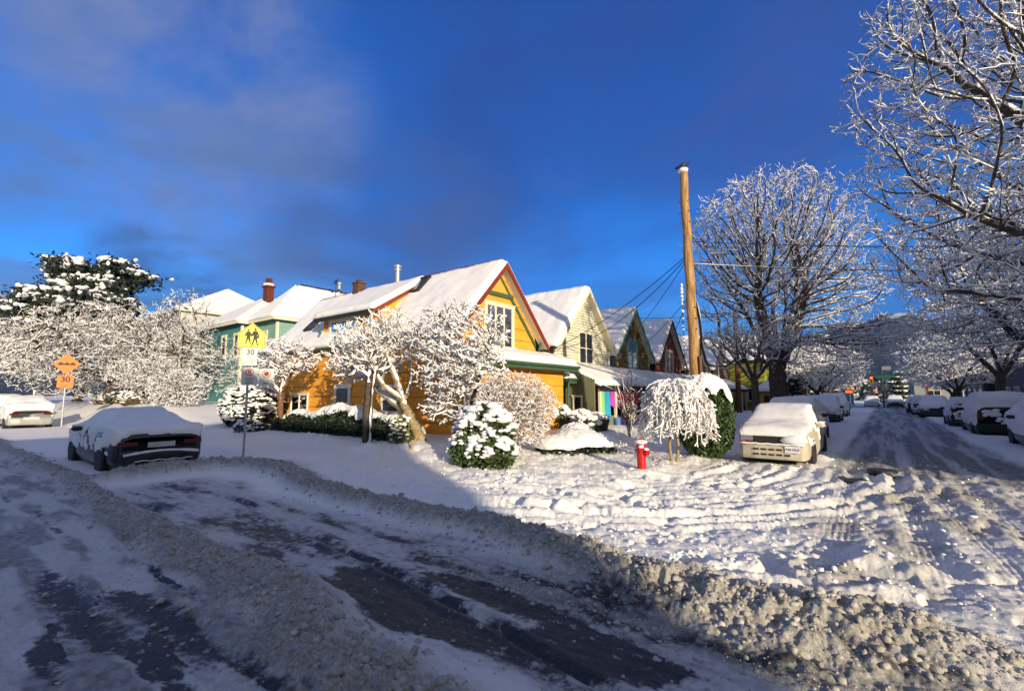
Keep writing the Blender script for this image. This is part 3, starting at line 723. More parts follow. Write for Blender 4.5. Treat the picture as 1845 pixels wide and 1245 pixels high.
    # fine-twigged shrubs on the left verge
    def twigshrub(base, h, rad, seed, label, natt=1700, th=.03, tipr=.009, seg=.15, kill=.15, bark=None, name='bare_shrub', group=None, lo=.35, n0=9, spread=.45, br=.035, stalk=.3):
        rng = np.random.default_rng(seed); path = [[(0, 0, 0), (0, 0, .12)]]
        for k in range(n0):
            a = 2 * math.pi * k / n0 + rng.uniform(-.3, .3); rr = rad * spread * rng.uniform(.5, 1.1)
            path.append([(0, 0, .05), (math.cos(a) * rr * .45, math.sin(a) * rr * .45, h * stalk), (math.cos(a) * rr, math.sin(a) * rr, h * (stalk + .2))])
        zc = h * (.5 + lo * .5)
        return tree(name, base, path, [((0, 0, zc), (rad, rad, h - zc), 3), ((0, 0, h * (lo + .12)), (rad * .85, rad * .85, h * .2), 1)], natt, seg, .7, kill, seed, label, cat='shrub', group=group, trunk_r=br, tip=tipr, thick=th, trunk_z=.3, bias=(0, 0, .05), jit=.2, hollow=.55, bark=bark, tw=seg * .9, fine=.005, gap=.36)
    twigshrub((-34.6, 9.0, .9), 3.3, 2.1, 41, 'sunlit white crusted shrub in front of the broad cherry tree', natt=2200, th=.026, tipr=.010, seg=.2, kill=.2)
    s2 = twigshrub((-31.2, 9.6, .7), 2.5, 1.6, 42, 'grey twiggy shrub right behind the dark snow-covered coupe', natt=2600, th=.03, tipr=.011, lo=.2, seg=.16, kill=.16)
    twigshrub((-27.5, 11.2, .5), 4.6, 2.2, 43, 'tall bare shrub with upright shoots before the turquoise house', natt=900, th=.018, tipr=.009, seg=.2, kill=.3, lo=.3)
    # by the yellow house
    tree('small_garden_tree', (-18.7, 9.2, .12), [[(0, 0, 0), (0, 0, 1.0), (-.03, 0, 1.75)], [(-.03, 0, 1.6), (-.7, -.1, 2.2), (-1.2, -.1, 2.8)], [(-.03, 0, 1.7), (.5, .1, 2.4), (.9, .1, 3.0)], [(-.03, 0, 1.75), (0, .1, 2.4), (.05, .1, 3.4)], [(0, 0, 1.5), (-1.0, .3, 1.95), (-1.7, .3, 2.6)]],
         [((-.1, 0, 3.05), (1.75, 1.4, .85), 3)], 800, .14, .8, .17, 51, 'small snow-laden tree with a straight brown trunk at the corner of the yellow wall', tw=.14, fine=.010, trunk_r=.11, tip=.012, thick=.045, trunk_z=1.7, bark=BARK2, bias=(0, 0, .02), jit=.25)
    tree('garden_tree', (-10.42, 9.4, .1), [[(0, 0, 0), (-.45, 0, .55), (-.88, 0, 1.1), (-1.1, 0, 1.35)], [(-1.1, 0, 1.35), (-1.35, .0, 1.9), (-1.75, -.05, 2.6), (-2.0, 0, 3.1)], [(-.9, 0, 1.12), (-1.6, .1, 1.32), (-2.3, 0, 1.75), (-3.0, -.1, 2.3)], [(-1.2, 0, 1.5), (-1.7, -.3, 1.9), (-2.4, -.4, 2.7)], [(-1.1, 0, 1.3), (-1.1, .3, 2.1), (-1.2, .3, 2.9)]],
         [((-2.9, -.05, 3.1), (1.9, 1.3, 1.05), 4), ((-1.9, 0, 3.6), (1.3, 1.0, .8), 2), ((-3.6, -.1, 2.5), (1.1, .9, .5), 1)], 2100, .12, .8, .14, 52, 'garden tree with a pale trunk leaning left over the orange wall, thick with snow', tw=.12, fine=.008, trunk_r=.16, tip=.009, thick=.034, trunk_z=1.3, bark=BARK3, bias=(-.03, 0, .08), jit=.2)
    tree('garden_tree', (-12.2, 8.6, .15), [[(0, 0, 0), (-.04, 0, .9), (-.1, .1, 1.8), (-.2, .2, 2.4)], [(.2, 0, 0), (.17, 0, .8), (.1, .1, 1.7), (.05, .2, 2.2)]],
         [((-.4, .3, 2.6), (.9, .8, .6), 1)], 330, .14, .8, .17, 53, 'dark double trunk half buried in the hedge before the orange wall', trunk_r=.13, tip=.012, thick=.05, trunk_z=2.0, bias=(0, 0, .1))
    tree('garden_tree', (-8.9, 9.5, .12), [[(0, 0, 0), (-.05, 0, .5), (-.1, 0, .9)], [(-.1, 0, .8), (-.7, -.1, 1.8), (-1.2, -.1, 2.8)], [(-.1, 0, .85), (-.35, .1, 2.0), (-.5, .1, 3.2)], [(-.1, 0, .9), (.3, 0, 2.0), (.7, .1, 3.0)], [(-.1, 0, .9), (.5, .1, 1.5), (1.2, 0, 2.3)], [(-.1, 0, .7), (-1.0, 0, 1.3), (-1.6, 0, 1.9)]],
         [((-.35, -.1, 3.1), (1.55, 1.2, 1.15), 4), ((-.2, -.1, 2.2), (1.5, 1.1, .8), 2.4), ((-.9, 0, 1.3), (.9, .7, .5), .5)], 2600, .12, .8, .14, 54, 'rounded snow-thick tree in front of the gable corner of the yellow house', tw=.12, fine=.008, trunk_r=.11, tip=.009, thick=.036, trunk_z=.7, bark=BARK, bias=(0, 0, .08), jit=.2)
    twigshrub((-7.35, 9.55, .12), 2.2, 1.08, 55, 'rounded twiggy shrub with bare brown stems beside the gable wall', natt=8000, th=.015, tipr=.0058, seg=.075, kill=.072, bark=BARK2, lo=.25, n0=7, spread=.5, br=.035, stalk=.34)
    # bare red-berried shoots before the porch
    P = []; par = []; rng = np.random.default_rng(9)
    for k in range(34):
        a = rng.uniform(0, 6.28); l = rng.uniform(1.0, 2.5); s = rng.uniform(.05, .32); P.append((rng.normal(0, .1), rng.normal(0, .1), 0)); par.append(-1)
        for q in range(1, 9):
            t_ = q / 8; P.append((P[-q][0] * 0 + math.cos(a) * s * l * t_ ** 1.3 + rng.normal(0, .02), math.sin(a) * s * l * t_ ** 1.3 + rng.normal(0, .02), l * t_)); par.append(len(P) - 2)
            if q > 3 and rng.random() < .6:
                b = len(P) - 1; P.append(tuple(np.array(P[b]) + (rng.normal(0, .15), rng.normal(0, .15), .2))); par.append(b)
                P.append(P[b]); par.append(b); 
                P[-1] = tuple(np.array(P[b]) + (0, 0, .001))
    P = np.array(P); par = np.array(par); t = thing('bare_shrub', (-7.2, 16.0, .15), 'dark upright bare shoots dotted with red berries before the hanging cloths', 'shrub')
    V, F = tubes(P, par, np.full(len(P), .012), 4); np_mesh('stem', V, F, BARK, t); V, F = snow_on(P, par, np.full(len(P), .01), .012, 4, fine=.005); np_mesh('snow_cover', V, F, SNOWF, t)['kind'] = 'stuff'
    bp = P[rng.integers(0, len(P), 70)] + rng.normal(0, .05, (70, 3)); bp = bp[bp[:, 2] > .6]; V, F = lumps(bp, np.full((len(bp), 3), .032), rng, 1, .1); np_mesh('berry', V, F, mat('berry_red', (.55, .03, .02), rough=.35), t)['kind'] = 'stuff'
    # small weeping tree by the hydrant: strands arch out from the top and hang
    rng = np.random.default_rng(61); P = []; par = []; R2 = []
    for tx, ty in ((-.03, 0), (.07, .03)):
        b0 = len(P)
        for q in range(9):
            P.append((tx + .05 * math.sin(q * .8) * (1 if tx > 0 else -1), ty, q * .2)); par.append(-1 if q == 0 else len(P) - 2); R2.append(.038 - .001 * q)
    top = len(P) - 1
    for k in range(760):
        a = rng.uniform(0, 2 * math.pi); sx = 1.0; L = rng.uniform(.25, 1.0) ** .7; hgt = 1.72 + rng.uniform(-.2, .22)
        rx, ry = (.98 if math.cos(a) > 0 else .78), .75; prev = top; n = 11; ph = rng.uniform(.15, .5)
        for q in range(1, n + 1):
            t_ = q / n; out = L * (1 - (1 - t_) ** 1.8); z = hgt + ph * .22 * math.sin(min(t_ * 2, 1) * math.pi * .5) - (1.15 * L) * max(0, t_ - .35) ** 1.6 * (1.1 + .5 * rng.random()) - .25 * (L ** 2) * t_
            P.append((.02 + math.cos(a) * rx * out + rng.normal(0, .02), math.sin(a) * ry * out + rng.normal(0, .02), max(z, .45))); par.append(prev); prev = len(P) - 1; R2.append(.012 - .007 * t_)
            if q > 3:
                for rep in range(2):
                    P.append(tuple(np.array(P[prev]) + (rng.normal(0, .06), rng.normal(0, .06), -.07 + rng.normal(0, .03)))); par.append(prev); R2.append(.005)
    P = np.array(P); par = np.array(par); R2 = np.array(R2)
    t = thing('weeping_tree', (-4.12, 11.6, .12), 'small weeping tree, pinkish white with snow, beside the red hydrant', 'tree')
    V, F = tubes(P, par, R2, 5); idx = np.nonzero(par >= 0)[0]; fm = np.repeat(idx < 18, 5); PK = mat('pink_twig', (.30, .16, .12), rough=.8)
    np_mesh('trunk', V, F[fm], BARK3, t); np_mesh('crown', V, F[~fm], PK, t)
    V, F = snow_on(P, par, R2, .032, 5, fine=.012); np_mesh('snow_cover', V, F[np.repeat(idx >= 18, 5)], SNOWF, t)
build_trees()

# ------------------------------------------------------------------ evergreen shrubs, hedges, conifers
def build_shrubs():
    bush('rhododendron_bush', (-7.35, 8.25, .02), [((-.2, 0, .42), (.62, .55, .48)), ((.35, -.05, .40), (.58, .5, .46)), ((-.1, .1, .95), (.55, .5, .42)), ((.42, .1, .85), (.40, .4, .38)), ((-.5, .05, .75), (.32, .35, .32)), ((.05, .05, 1.22), (.36, .34, .30)), ((.36, .1, 1.12), (.30, .3, .26)), ((-.3, .1, 1.2), (.28, .3, .24))], 10000, .062, 300, .115, 'dark leafy bush loaded with clumps of snow at the sunlit corner', 71, lm=LEAF2, snow_lo=-.05, flatn=.55, sub=2)
    # big rounded laurel with its snow cap
    t = thing('laurel_bush', (-3.85, 13.35, .08), 'big rounded evergreen bush under a smooth snow cap left of the tan wagon', 'shrub')
    rng = np.random.default_rng(72); P, Nn = shell_pts([((0, 0, 1.05), (.72, .72, 1.05)), ((0, 0, .6), (.68, .68, .6))], 11000, rng, .75); P = P[P[:, 2] > .02]
    V, F = leaf_quads(P, .045, rng, .9, 3.2); np_mesh('foliage', V, F, LEAF2, t, smooth=False)
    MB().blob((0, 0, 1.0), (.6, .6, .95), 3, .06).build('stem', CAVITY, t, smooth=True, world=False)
    dome_snow((0, 0, 1.12), (.74, .76, 1.0), 7, 1.02, .09, rag=.55, par=t)
    # clipped hedge along the orange wall
    t = thing('clipped_hedge', (-15.3, 9.55, .1), 'long dark clipped hedge with a thick snow top below the orange wall', 'hedge')
    rng = np.random.default_rng(73); n = 15000; X = rng.uniform(-3.6, 3.9, n); s = rng.uniform(0, 1, n)
    prof = lambda x: 1.0 + .12 * np.sin(x * 1.3 + 1) - .35 * sstep(-2.8, -3.6, x) - .25 * sstep(3.2, 3.9, x)
    an = rng.uniform(-.15, 1.1, n) * math.pi; Yv = -np.cos(an) * .55; Z = np.clip(np.sin(an), -.2, 1) * prof(X); low = rng.random(n) < .5
    Yv = np.where(low, -.55 + rng.normal(0, .04, n), Yv); Z = np.where(low, rng.uniform(.0, .95, n) * prof(X) * .8, Z)
    C = np.stack([X, Yv + rng.normal(0, .05, n), Z + rng.normal(0, .03, n)], -1); V, F = leaf_quads(C, .05, rng, .3, 2.0); np_mesh('foliage', V, F, LEAF, t, smooth=False)
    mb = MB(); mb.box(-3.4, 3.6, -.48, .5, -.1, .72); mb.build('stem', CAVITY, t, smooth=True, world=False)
    xs = np.linspace(-3.75, 4.0, 190); vs = np.linspace(0, 1, 44); XX, VV = np.meshgrid(xs, vs)
    hem = .22 + .35 * fbm(xs * 1.7, xs * 0, 74, 3); ang = (hem[None, :] + (1.02 - hem[None, :]) * VV) * math.pi
    rr = 1 + (.10 + .16 * fbm(XX * 1.6, VV * 4, 75, 4)) * np.clip(np.sin(VV * math.pi), 0, 1) ** .5 + .07 * (fbm(XX * 7, VV * 12, 76, 3) - .5)
    YY = -np.cos(ang) * .56 * rr; ZZ = np.maximum(np.sin(ang), .0) * prof(XX) * (1 + (rr - 1) * 1.3)
    i = np.arange(43)[:, None]; j = np.arange(189)[None, :]; F = np.stack([i * 190 + j, i * 190 + j + 1, (i + 1) * 190 + j + 1, (i + 1) * 190 + j], -1).reshape(-1, 4)
    np_mesh('snow_cover', np.stack([XX, YY, ZZ], -1).reshape(-1, 3), F, SNOW, t)
    # low hedge buried under snow by the yellow corner
    t = bush('low_hedge', (-6.65, 11.3, .08), [((0, 0, .22), (.62, .42, .28)), ((-.35, -.5, .2), (.6, .42, .26)), ((.3, .55, .25), (.6, .5, .3))], 3600, .05, 30, .05, 'low hedge pressed flat under a smooth drift right of the yellow corner', 77, cat='hedge')
    t2 = None
    for k, (c, r) in enumerate((((-.32, -.5, .22), (.68, .5, .33)), ((.02, .05, .28), (.85, .62, .42)), ((.35, .65, .22), (.75, .6, .36)), ((-.4, .75, .3), (.6, .6, .5)))):
        dome_snow(c, r, 11 + k * 3, 1.42, .07, nu=64, nv=26, rag=.12, par=t)
    bush('snow_laden_shrub', (-8.55, 14.6, .2), [((-.1, -.2, .5), (.35, .35, .45)), ((.35, .25, .45), (.4, .35, .35)), ((-.15, -.75, .75), (.3, .25, .4))], 1900, .06, 70, .12, 'leafy shrub with round snow balls between the yellow corner and the porch', 78, lm=LEAF2, sub=2, flatn=.75)
    bush('snow_laden_shrub', (-9.2, 16.1, .2), [((0, 0, .55), (.45, .4, .4)), ((.5, .2, .5), (.35, .3, .35))], 1700, .06, 60, .13, 'snow-balled shrub directly left of the black bin', 79, lm=LEAF2, sub=2, flatn=.75)
    # left verge evergreens
    gs = bush('garden_shrub', (-22.9, 10.0, .15), [((0, 0, 1.0), (1.5, 1.3, 1.05)), ((.6, -.3, .6), (1.3, 1.0, .7)), ((-.8, .1, .7), (1.0, 1.0, .8))], 13000, .075, 620, .13, 'large dark shrub powdered with snow behind the school sign post', 80, snow_lo=-.15, flatn=.5)
    dome_snow((-.1, .1, 1.25), (1.1, 1.0, .9), 23, .85, .1, rag=.5, par=gs)
    bush('garden_shrub', (-20.3, 8.7, .12), [((0, 0, .3), (.65, .45, .35)), ((.8, .1, .25), (.5, .4, .28))], 1600, .06, 110, .08, 'low shrub poking from the snow between the sign post and the brown trunk', 81)
    bush('garden_shrub', (-11.0, 8.9, .15), [((0, 0, .35), (.35, .3, .45)), ((-.1, .1, .7), (.3, .3, .3))], 1500, .045, 60, .07, 'small yellow-green shrub at the right end of the hedge', 82, lm=mat('yellow_leaf', (.16, .17, .03), rough=.5, noise=.4))
    bush('garden_shrub', (-44, 9.3, .9), [((0, 0, .5), (2.4, .9, .6)), ((3.2, .2, .5), (1.8, .9, .6)), ((7.2, -.2, .35), (1.6, .7, .4))], 4200, .11, 380, .12, 'low brown shrubs with a snow crust under the broad cherry tree', 83, lm=mat('brown_leaf', (.12, .09, .04), rough=.7, noise=.5))
    # conifers
    def conifer(name, base, h, rad, seed, label, tiers, pads, lm=CONIF, irregular=.25, leaf=.22, sr=.4):
        rng = np.random.default_rng(seed); t = thing(name, base, label, 'conifer'); mb = MB()
        mb.tube([(0, 0, -.2), (.1, 0, h * .5), (0, .05, h * .97)], [h * .028, h * .018, .02], 8); mb.build('trunk', BARK, t, smooth=True, world=False)
        Lc = []; Sc = []; Sr = []
        for k in range(tiers):
            f = (k + .5) / tiers; z = h * (.12 + .86 * f); r = rad * (1 - f) ** .75 * (.75 + .25 * math.sin(k * 2.1))
            m = max(3, int(pads * (1 - f * .75)))
            for q in range(m):
                a = 2 * math.pi * q / m + rng.uniform(-.4, .4) + k; rr = r * (1 + irregular * rng.normal())
                c = np.array([math.cos(a) * rr, math.sin(a) * rr, z - .12 * rr + rng.normal(0, .1)])
                for s_ in np.linspace(.25, 1, max(3, int(rr / .45))):
                    cc = np.array([c[0] * s_, c[1] * s_, z - .12 * rr * s_ ** 2]); w = .25 + .45 * s_ * (rad / 3.)
                    n = int(34); Lc.append(cc + rng.normal(0, 1, (n, 3)) * (w * .55, w * .55, w * .22))
                    if rng.random() < .85: Sc.append(cc + (0, 0, w * .18)); Sr.append((w * .75, w * .75, w * .22 * (.6 + rng.random())))
        Lc = np.vstack(Lc); V, F = leaf_quads(Lc, leaf, rng, .2, 1.8); np_mesh('crown', V, F, lm, t, smooth=False)
        V, F = lumps(np.array(Sc), np.array(Sr) * sr / .4, rng, 2, .24); np_mesh('snow_cover', V, F, SNOWF, t)['kind'] = 'stuff'
        return t
    # irregular pine top left: foliage pads on limbs
    t = thing('pine_tree', (-54.5, 9.3, .9), 'tall dark pine with heavy snow pads above the cherry tree', 'conifer'); rng = np.random.default_rng(91)
    mb = MB(); mb.tube([(0, 0, -.2), (.3, .1, 5), (-.2, .2, 9), (.3, .4, 11.2)], [.4, .3, .2, .06], 8)
    pads = []
    for k in range(84):
        a = rng.uniform(0, 6.28); z = rng.uniform(4.6, 12.2); rr = rng.uniform(.3, 1) * (3.7 if z < 9.5 else 2.8) * (1.1 - abs(z - 8.4) * .06); c = (math.cos(a) * rr, math.sin(a) * rr, z); pads.append(c)
        mb.tube([(0, .1, z - 1.4), (c[0] * .5, c[1] * .5, z - .6), c], [.12, .08, .03], 5)
    for c in ((1.0, -3.6, 8.4), (0.4, -4.1, 7.4), (.8, -3.8, 6.4), (1.5, 3.6, 11.3), (1.2, 2.6, 11.5)): pads.append(c); mb.tube([(0, 0, c[2] - 1), c], [.1, .03], 5)
    mb.build('trunk', BARK, t, smooth=True, world=False)
    pads = np.array(pads); Lc = np.vstack([c + rng.normal(0, 1, (330, 3)) * (.62, .62, .34) for c in pads]); V, F = leaf_quads(Lc, .20, rng, 0, 2.0); np_mesh('crown', V, F, CONIF, t, smooth=False)
    Sc = np.vstack([c + rng.normal(0, 1, (20, 3)) * (.6, .6, .2) + (0, 0, .34) for c in pads]); Sr = np.stack([rng.uniform(.12, .42, len(Sc)), rng.uniform(.12, .42, len(Sc)), rng.uniform(.1, .24, len(Sc))], -1)
    V, F = lumps(Sc, Sr, rng, 2, .2); np_mesh('snow_cover', V, F, SNOWF, t)['kind'] = 'stuff'
    conifer('spruce_tree', (-5.7, 44.0, 0), 3.1, 1.15, 92, 'small snow-dusted spruce between the big elm trunk and the left parked cars', 9, 8, leaf=.1, sr=.18)
    conifer('spruce_tree', (1.6, 93.5, 0), 5.6, 1.9, 93, 'blue-shaded snowy conifer behind the far traffic light', 7, 7, leaf=.25, sr=.5)
build_shrubs()
# ------------------------------------------------------------------ buildings
Z = Vector((0, 0, 1))
def slab(corners, thick, res, seed, name, parent, amp=.35, over=.06, ripple=0, mati=None, roundw=.22):
    """snow lying on a sloping quad: corners = eave A, eave B, ridge B, ridge A (world)"""
    a, b, c, d = [Vector(p) for p in corners]; n = (b - a).cross(d - a).normalized()
    if n.z < 0: n = -n
    lu = max((b - a).length, (c - d).length); lv = max((d - a).length, (c - b).length)
    nu = max(6, int(lu / res)); nv = max(5, int(lv / res)); U, Vv = np.meshgrid(np.linspace(0, 1, nu), np.linspace(0, 1, nv))
    P = ((1 - U) * (1 - Vv))[..., None] * np.array(a) + (U * (1 - Vv))[..., None] * np.array(b) + (U * Vv)[..., None] * np.array(c) + ((1 - U) * Vv)[..., None] * np.array(d)
    eu = np.minimum(U, 1 - U) * lu; ev = Vv * lv
    e = np.minimum(eu, ev); prof = np.sqrt(np.clip(1 - (1 - np.clip(e / roundw, 0, 1)) ** 2, 0, 1))
    sx = U * lu; sy = Vv * lv
    h = thick * (.15 + .85 * prof) * (1 + amp * (fbm(sx * 1.1 + seed, sy * 1.1, seed, 3) - .5)) + thick * .25 * (fbm(sx * 5 + seed, sy * 3, seed + 1, 3) - .5) * prof
    if ripple: h = h + ripple * np.sin(sy * 2 * math.pi / .28) * prof
    # hem bulges over the eave
    out = np.array((a - d).normalized()); wob = over * (.6 + .8 * fbm(sx * 2.5 + seed, sx * 0, seed + 2, 3))
    top = P + np.array(n) * h[..., None] + out * (np.exp(-(ev / .12) ** 2) * wob)[..., None]
    V = np.concatenate([top.reshape(-1, 3), (P - np.array(n) * .01).reshape(-1, 3)])
    i = np.arange(nv - 1)[:, None]; j = np.arange(nu - 1)[None, :]
    F = np.stack([i * nu + j, i * nu + j + 1, (i + 1) * nu + j + 1, (i + 1) * nu + j], -1).reshape(-1, 4); m = nu * nv
    rim = [k for k in range(nu)] + [nu - 1 + nu * k for k in range(1, nv)] + [m - 1 - k for k in range(1, nu)] + [nu * (nv - 1 - k) for k in range(1, nv)]
    S = np.array([(rim[k], rim[k - 1], rim[k - 1] + m, rim[k] + m) for k in range(len(rim))])
    F = np.vstack([F, S]); 
    return np_mesh(name, V, F, mati or SNOW, parent, world=True)
def frameM(P, U, N):
    U = Vector(U).normalized(); N = Vector(N).normalized(); M = Matrix((U, N, Z)).transposed().to_4x4(); M.translation = Vector(P); return M
def laps(mb, P, U, N, z0, z1, course, ext, proud=.022, joint_shade=0):
    """overlapping boards on a wall; ext(z) -> (a, b) along U"""
    M = frameM(P, U, N); z = z0
    while z < z1 - .01:
        zt = min(z + course, z1); a0, b0 = ext(z); a1, b1 = ext(zt)
        if b0 - a0 > .02:
            if b1 - a1 < .01: m_ = (a1 + b1) / 2; a1, b1 = m_ - .01, m_ + .01
            mb.add([(a0, 0, z), (b0, 0, z), (b1, 0, zt), (a1, 0, zt), (a0, proud, z), (b0, proud, z), (b1, .004, zt), (a1, .004, zt)],
                   [(0, 1, 5, 4), (4, 5, 6, 7), (0, 4, 7, 3), (1, 2, 6, 5), (3, 7, 6, 2)], M)
            if joint_shade:
                mb.mi = 1; mb.add([(a0, proud + .002, z - .001), (b0, proud + .002, z - .001), (b0, proud + .002, z + joint_shade), (a0, proud + .002, z + joint_shade), (a0, -.0, z - .001), (b0, -.0, z - .001)], [(0, 1, 2, 3), (4, 5, 1, 0)], M); mb.mi = 0  # dark strip at each board's foot paints in the lap's shadow line
        z = zt
CLEAR = None
def clear_glass():
    global CLEAR
    if CLEAR: return CLEAR
    m = bpy.data.materials.new('clear_glass'); m.use_nodes = True; nt = m.node_tree; L = nt.links.new; nt.nodes.clear()
    o = nt.nodes.new('ShaderNodeOutputMaterial'); t = nt.nodes.new('ShaderNodeBsdfTransparent'); g = nt.nodes.new('ShaderNodeBsdfGlossy'); g.inputs['Roughness'].default_value = .04
    t.inputs[0].default_value = (.75, .8, .8, 1); f = nt.nodes.new('ShaderNodeFresnel'); f.inputs[0].default_value = 1.5; mx = nt.nodes.new('ShaderNodeMixShader')
    ns = nt.nodes.new('ShaderNodeTexNoise'); ns.inputs['Scale'].default_value = 1.5; tc = nt.nodes.new('ShaderNodeTexCoord'); L(tc.outputs['Object'], ns.inputs[0]); bp = nt.nodes.new('ShaderNodeBump'); bp.inputs['Strength'].default_value = .03; L(ns.outputs[0], bp.inputs['Height']); L(bp.outputs[0], g.inputs['Normal'])
    L(f.outputs[0], mx.inputs[0]); L(t.outputs[0], mx.inputs[1]); L(g.outputs[0], mx.inputs[2]); L(mx.outputs[0], o.inputs[0]); CLEAR = m; return m
CURT = mat('curtain_cloth', (.62, .58, .45), rough=.9, noise=.15, nscale=20, streak=(1, 8, .3))
def window(root, P, U, N, w, h, fm, cw=.09, mull=(1, 1), curtain=None, trim=None, sillo=.08, name='window'):
    """P = lower left outer corner of the casing; frame > pane, curtain"""
    M = frameM(P, U, N); mb = MB(); g0 = .025
    # casing: butted boards
    mb.box(0, cw, 0, .06, cw, h - cw, M); mb.box(w - cw, w, 0, .06, cw, h - cw, M); mb.box(-.03, w + .03, 0, .068, h - cw, h, M); mb.box(-sillo, w + sillo, 0, .10, 0, cw, M)
    mb.box(-.05, w + .05, 0, .09, h + .001, h + .03, M)
    nx, ny = mull; iw = w - 2 * cw; ih = h - 2 * cw
    for k in range(1, nx): x = cw + iw * k / nx; mb.box(x - .03, x + .03, 0, .052, cw, h - cw, M)
    for k in range(1, ny): z = cw + ih * k / ny; mb.box(cw, w - cw, 0, .046, z - .02, z + .02, M)
    fr = mb.build(name, fm, root)
    b = MB().box(cw, w - cw, .0, .012, cw, h - cw, M); b.build('window_recess', CAVITY if curtain else GLASS, fr) if curtain else None
    if curtain:
        cb = MB(); n = 40
        for (a0, a1) in curtain:
            vs = []; fs = []
            for k in range(n + 1):
                x = cw + iw * (a0 + (a1 - a0) * k / n); y = .020 + .006 * math.sin(k * 1.9) + .002 * math.sin(k * .7)
                vs += [(x, y, cw + .01), (x, y, h - cw - .01)]
            fs = [(2 * k, 2 * k + 2, 2 * k + 3, 2 * k + 1) for k in range(n)]; cb.add(vs, fs, M)
        cb.build('curtain', CURT, fr)
        MB().box(cw, w - cw, .030, .034, cw, h - cw, M).build('pane', clear_glass(), fr)
    else:
        MB().box(cw, w - cw, .0, .030, cw, h - cw, M).build('pane', GLASS, fr)
    return fr
def joint_shade_of(m):
    c = m.node_tree.nodes['Mix'].inputs[6].default_value; return mat('board_joint_shade_' + m.name, (c[0] * .35, c[1] * .28, c[2] * .3), rough=.9)  # wall colour darkened for the painted shadow line between boards
def wallmat(name, c, noise=.10, streak=(.6, .6, 3)): return mat(name, c, rough=.75, noise=noise, nscale=2.5, bump=.15, bscale=30, streak=streak)
YEL = wallmat('yellow_siding', (.80, .36, .034), .12)
YEL2 = wallmat('yellow_shingle', (.80, .40, .055), .12)
RED = mat('dark_red_trim', (.20, .028, .014), rough=.6, noise=.2, nscale=5)
GREEN = mat('dark_green_trim', (.045, .11, .06), rough=.6, noise=.2, nscale=5)
CREAM = mat('cream_paint', (.72, .68, .52), rough=.6, noise=.08, nscale=5)
DARKROOF = mat('dark_shingle', (.05, .045, .045), rough=.9, noise=.4, nscale=14)
def gable_house(name, label, y0, y1, yr, zE, zR, xf, xb, wm, course=.16, ov=.32, oy=.34, barge=None, soffit=None, snow=.17, joint_shade=.014, z0=-.1, seed=1, ridge_cap=None, side_m=None, sidecourse=None, res=.13, snow_len=None, trimfront=None):
    """gable faces +X. zR, zE: height of the roof deck at ridge and at the wall line."""
    slope = (zR - zE) / ((y1 - y0) / 2); root = thing(name, (xf, yr, 0), label, 'house'); bm_ = barge or WHITE
    hz = lambda y: zR - slope * abs(y - yr)
    # solid core behind the boards
    mb = MB(); prof = [(xf - .02, y0 + .02, z0), (xf - .02, y1 - .02, z0), (xf - .02, y1 - .02, hz(y1) - .03), (xf - .02, yr, zR - .03), (xf - .02, y0 + .02, hz(y0) - .03)]
    mb.prism(prof, (xb - xf + .04, 0, 0))
    def extg(z):
        if z <= min(hz(y0), hz(y1)): return (0, y1 - y0)
        k = (zR - z) / slope; return (max(0, yr - k - y0), min(y1 - y0, yr + k - y0))
    laps(mb, (xf - .02, y0, 0), (0, 1, 0), (1, 0, 0), z0, zR - .1, course, extg, joint_shade=joint_shade)
    laps(mb, (xb, y0 + .02, 0), (1, 0, 0), (0, -1, 0), z0, hz(y0) - .02, sidecourse or course, lambda z: (0, xf - xb), joint_shade=joint_shade)
    # corner boards
    mb.build('wall', [wm, joint_shade_of(wm)], root)
    if trimfront:
        cb = MB(); cb.box(xf - .05, xf + .03, y0 - .05, y0 + .07, z0, hz(y0) - .12); cb.build('corner_board', trimfront, root); cb = MB(); cb.box(xf - .05, xf + .03, y1 - .07, y1 + .03, z0, hz(y1) - .12); cb.build('corner_board', trimfront, root)
    # roof deck
    X0, X1 = xb - .3, xf + ov; ye0, ye1 = y0 - oy, y1 + oy
    mb = MB()
    for s, ye in ((-1, ye0), (1, ye1)):
        mb.prism([(X1, yr, zR + .02), (X1, ye, hz(ye) + .02), (X1, ye, hz(ye) - .05), (X1, yr, zR - .06)], (X0 - X1, 0, 0))
    rf = mb.build('roof', [DARKROOF], root)
    if ridge_cap:
        c = MB(); c.prism([(X1 - .3, yr - .14, zR + snow - .05), (X1 - .3, yr, zR + snow + .06), (X1 - .3, yr + .14, zR + snow - .05)], (X0 - X1 + .3, 0, 0)); c.build('ridge_cap', ridge_cap, rf)
    # barge boards, soffit
    for s, ye in ((-1, ye0), (1, ye1)):
        b = MB(); b.prism([(X1 + .002, yr, zR + .05), (X1 + .002, ye, hz(ye) + .05), (X1 + .002, ye, hz(ye) - .16), (X1 + .002, yr, zR - .19)], (.05, 0, 0)); b.build('barge_board', bm_, root)
        b = MB(); b.prism([(X1 - .01, yr, zR - .065), (X1 - .01, ye, hz(ye) - .055), (X1 - .01, ye, hz(ye) - .085), (X1 - .01, yr, zR - .095)], (-ov + .02, 0, 0)); b.build('soffit', soffit or CREAM, root)
        g = MB(); yo = ye - .06 if s < 0 else ye + .06
        g.tube([(X1 - .05, yo, hz(ye) - .02), (X0, yo, hz(ye) - .02)], .06, 8); g.build('gutter', GREEN if name.startswith('yellow') else BLACK, root)
    for s, ye in ((-1, ye0), (1, ye1)):
        yy = yr - s * .0
        slab([(X1 + .05 if s < 0 else X0, ye, hz(ye) + .02), (X0 if s < 0 else X1 + .05, ye, hz(ye) + .02), (X0 if s < 0 else X1 + .05, yr, zR + .03), (X1 + .05 if s < 0 else X0, yr, zR + .03)], snow, res, seed + (3 if s > 0 else 0), 'snow_cover', root)
    return root, hz
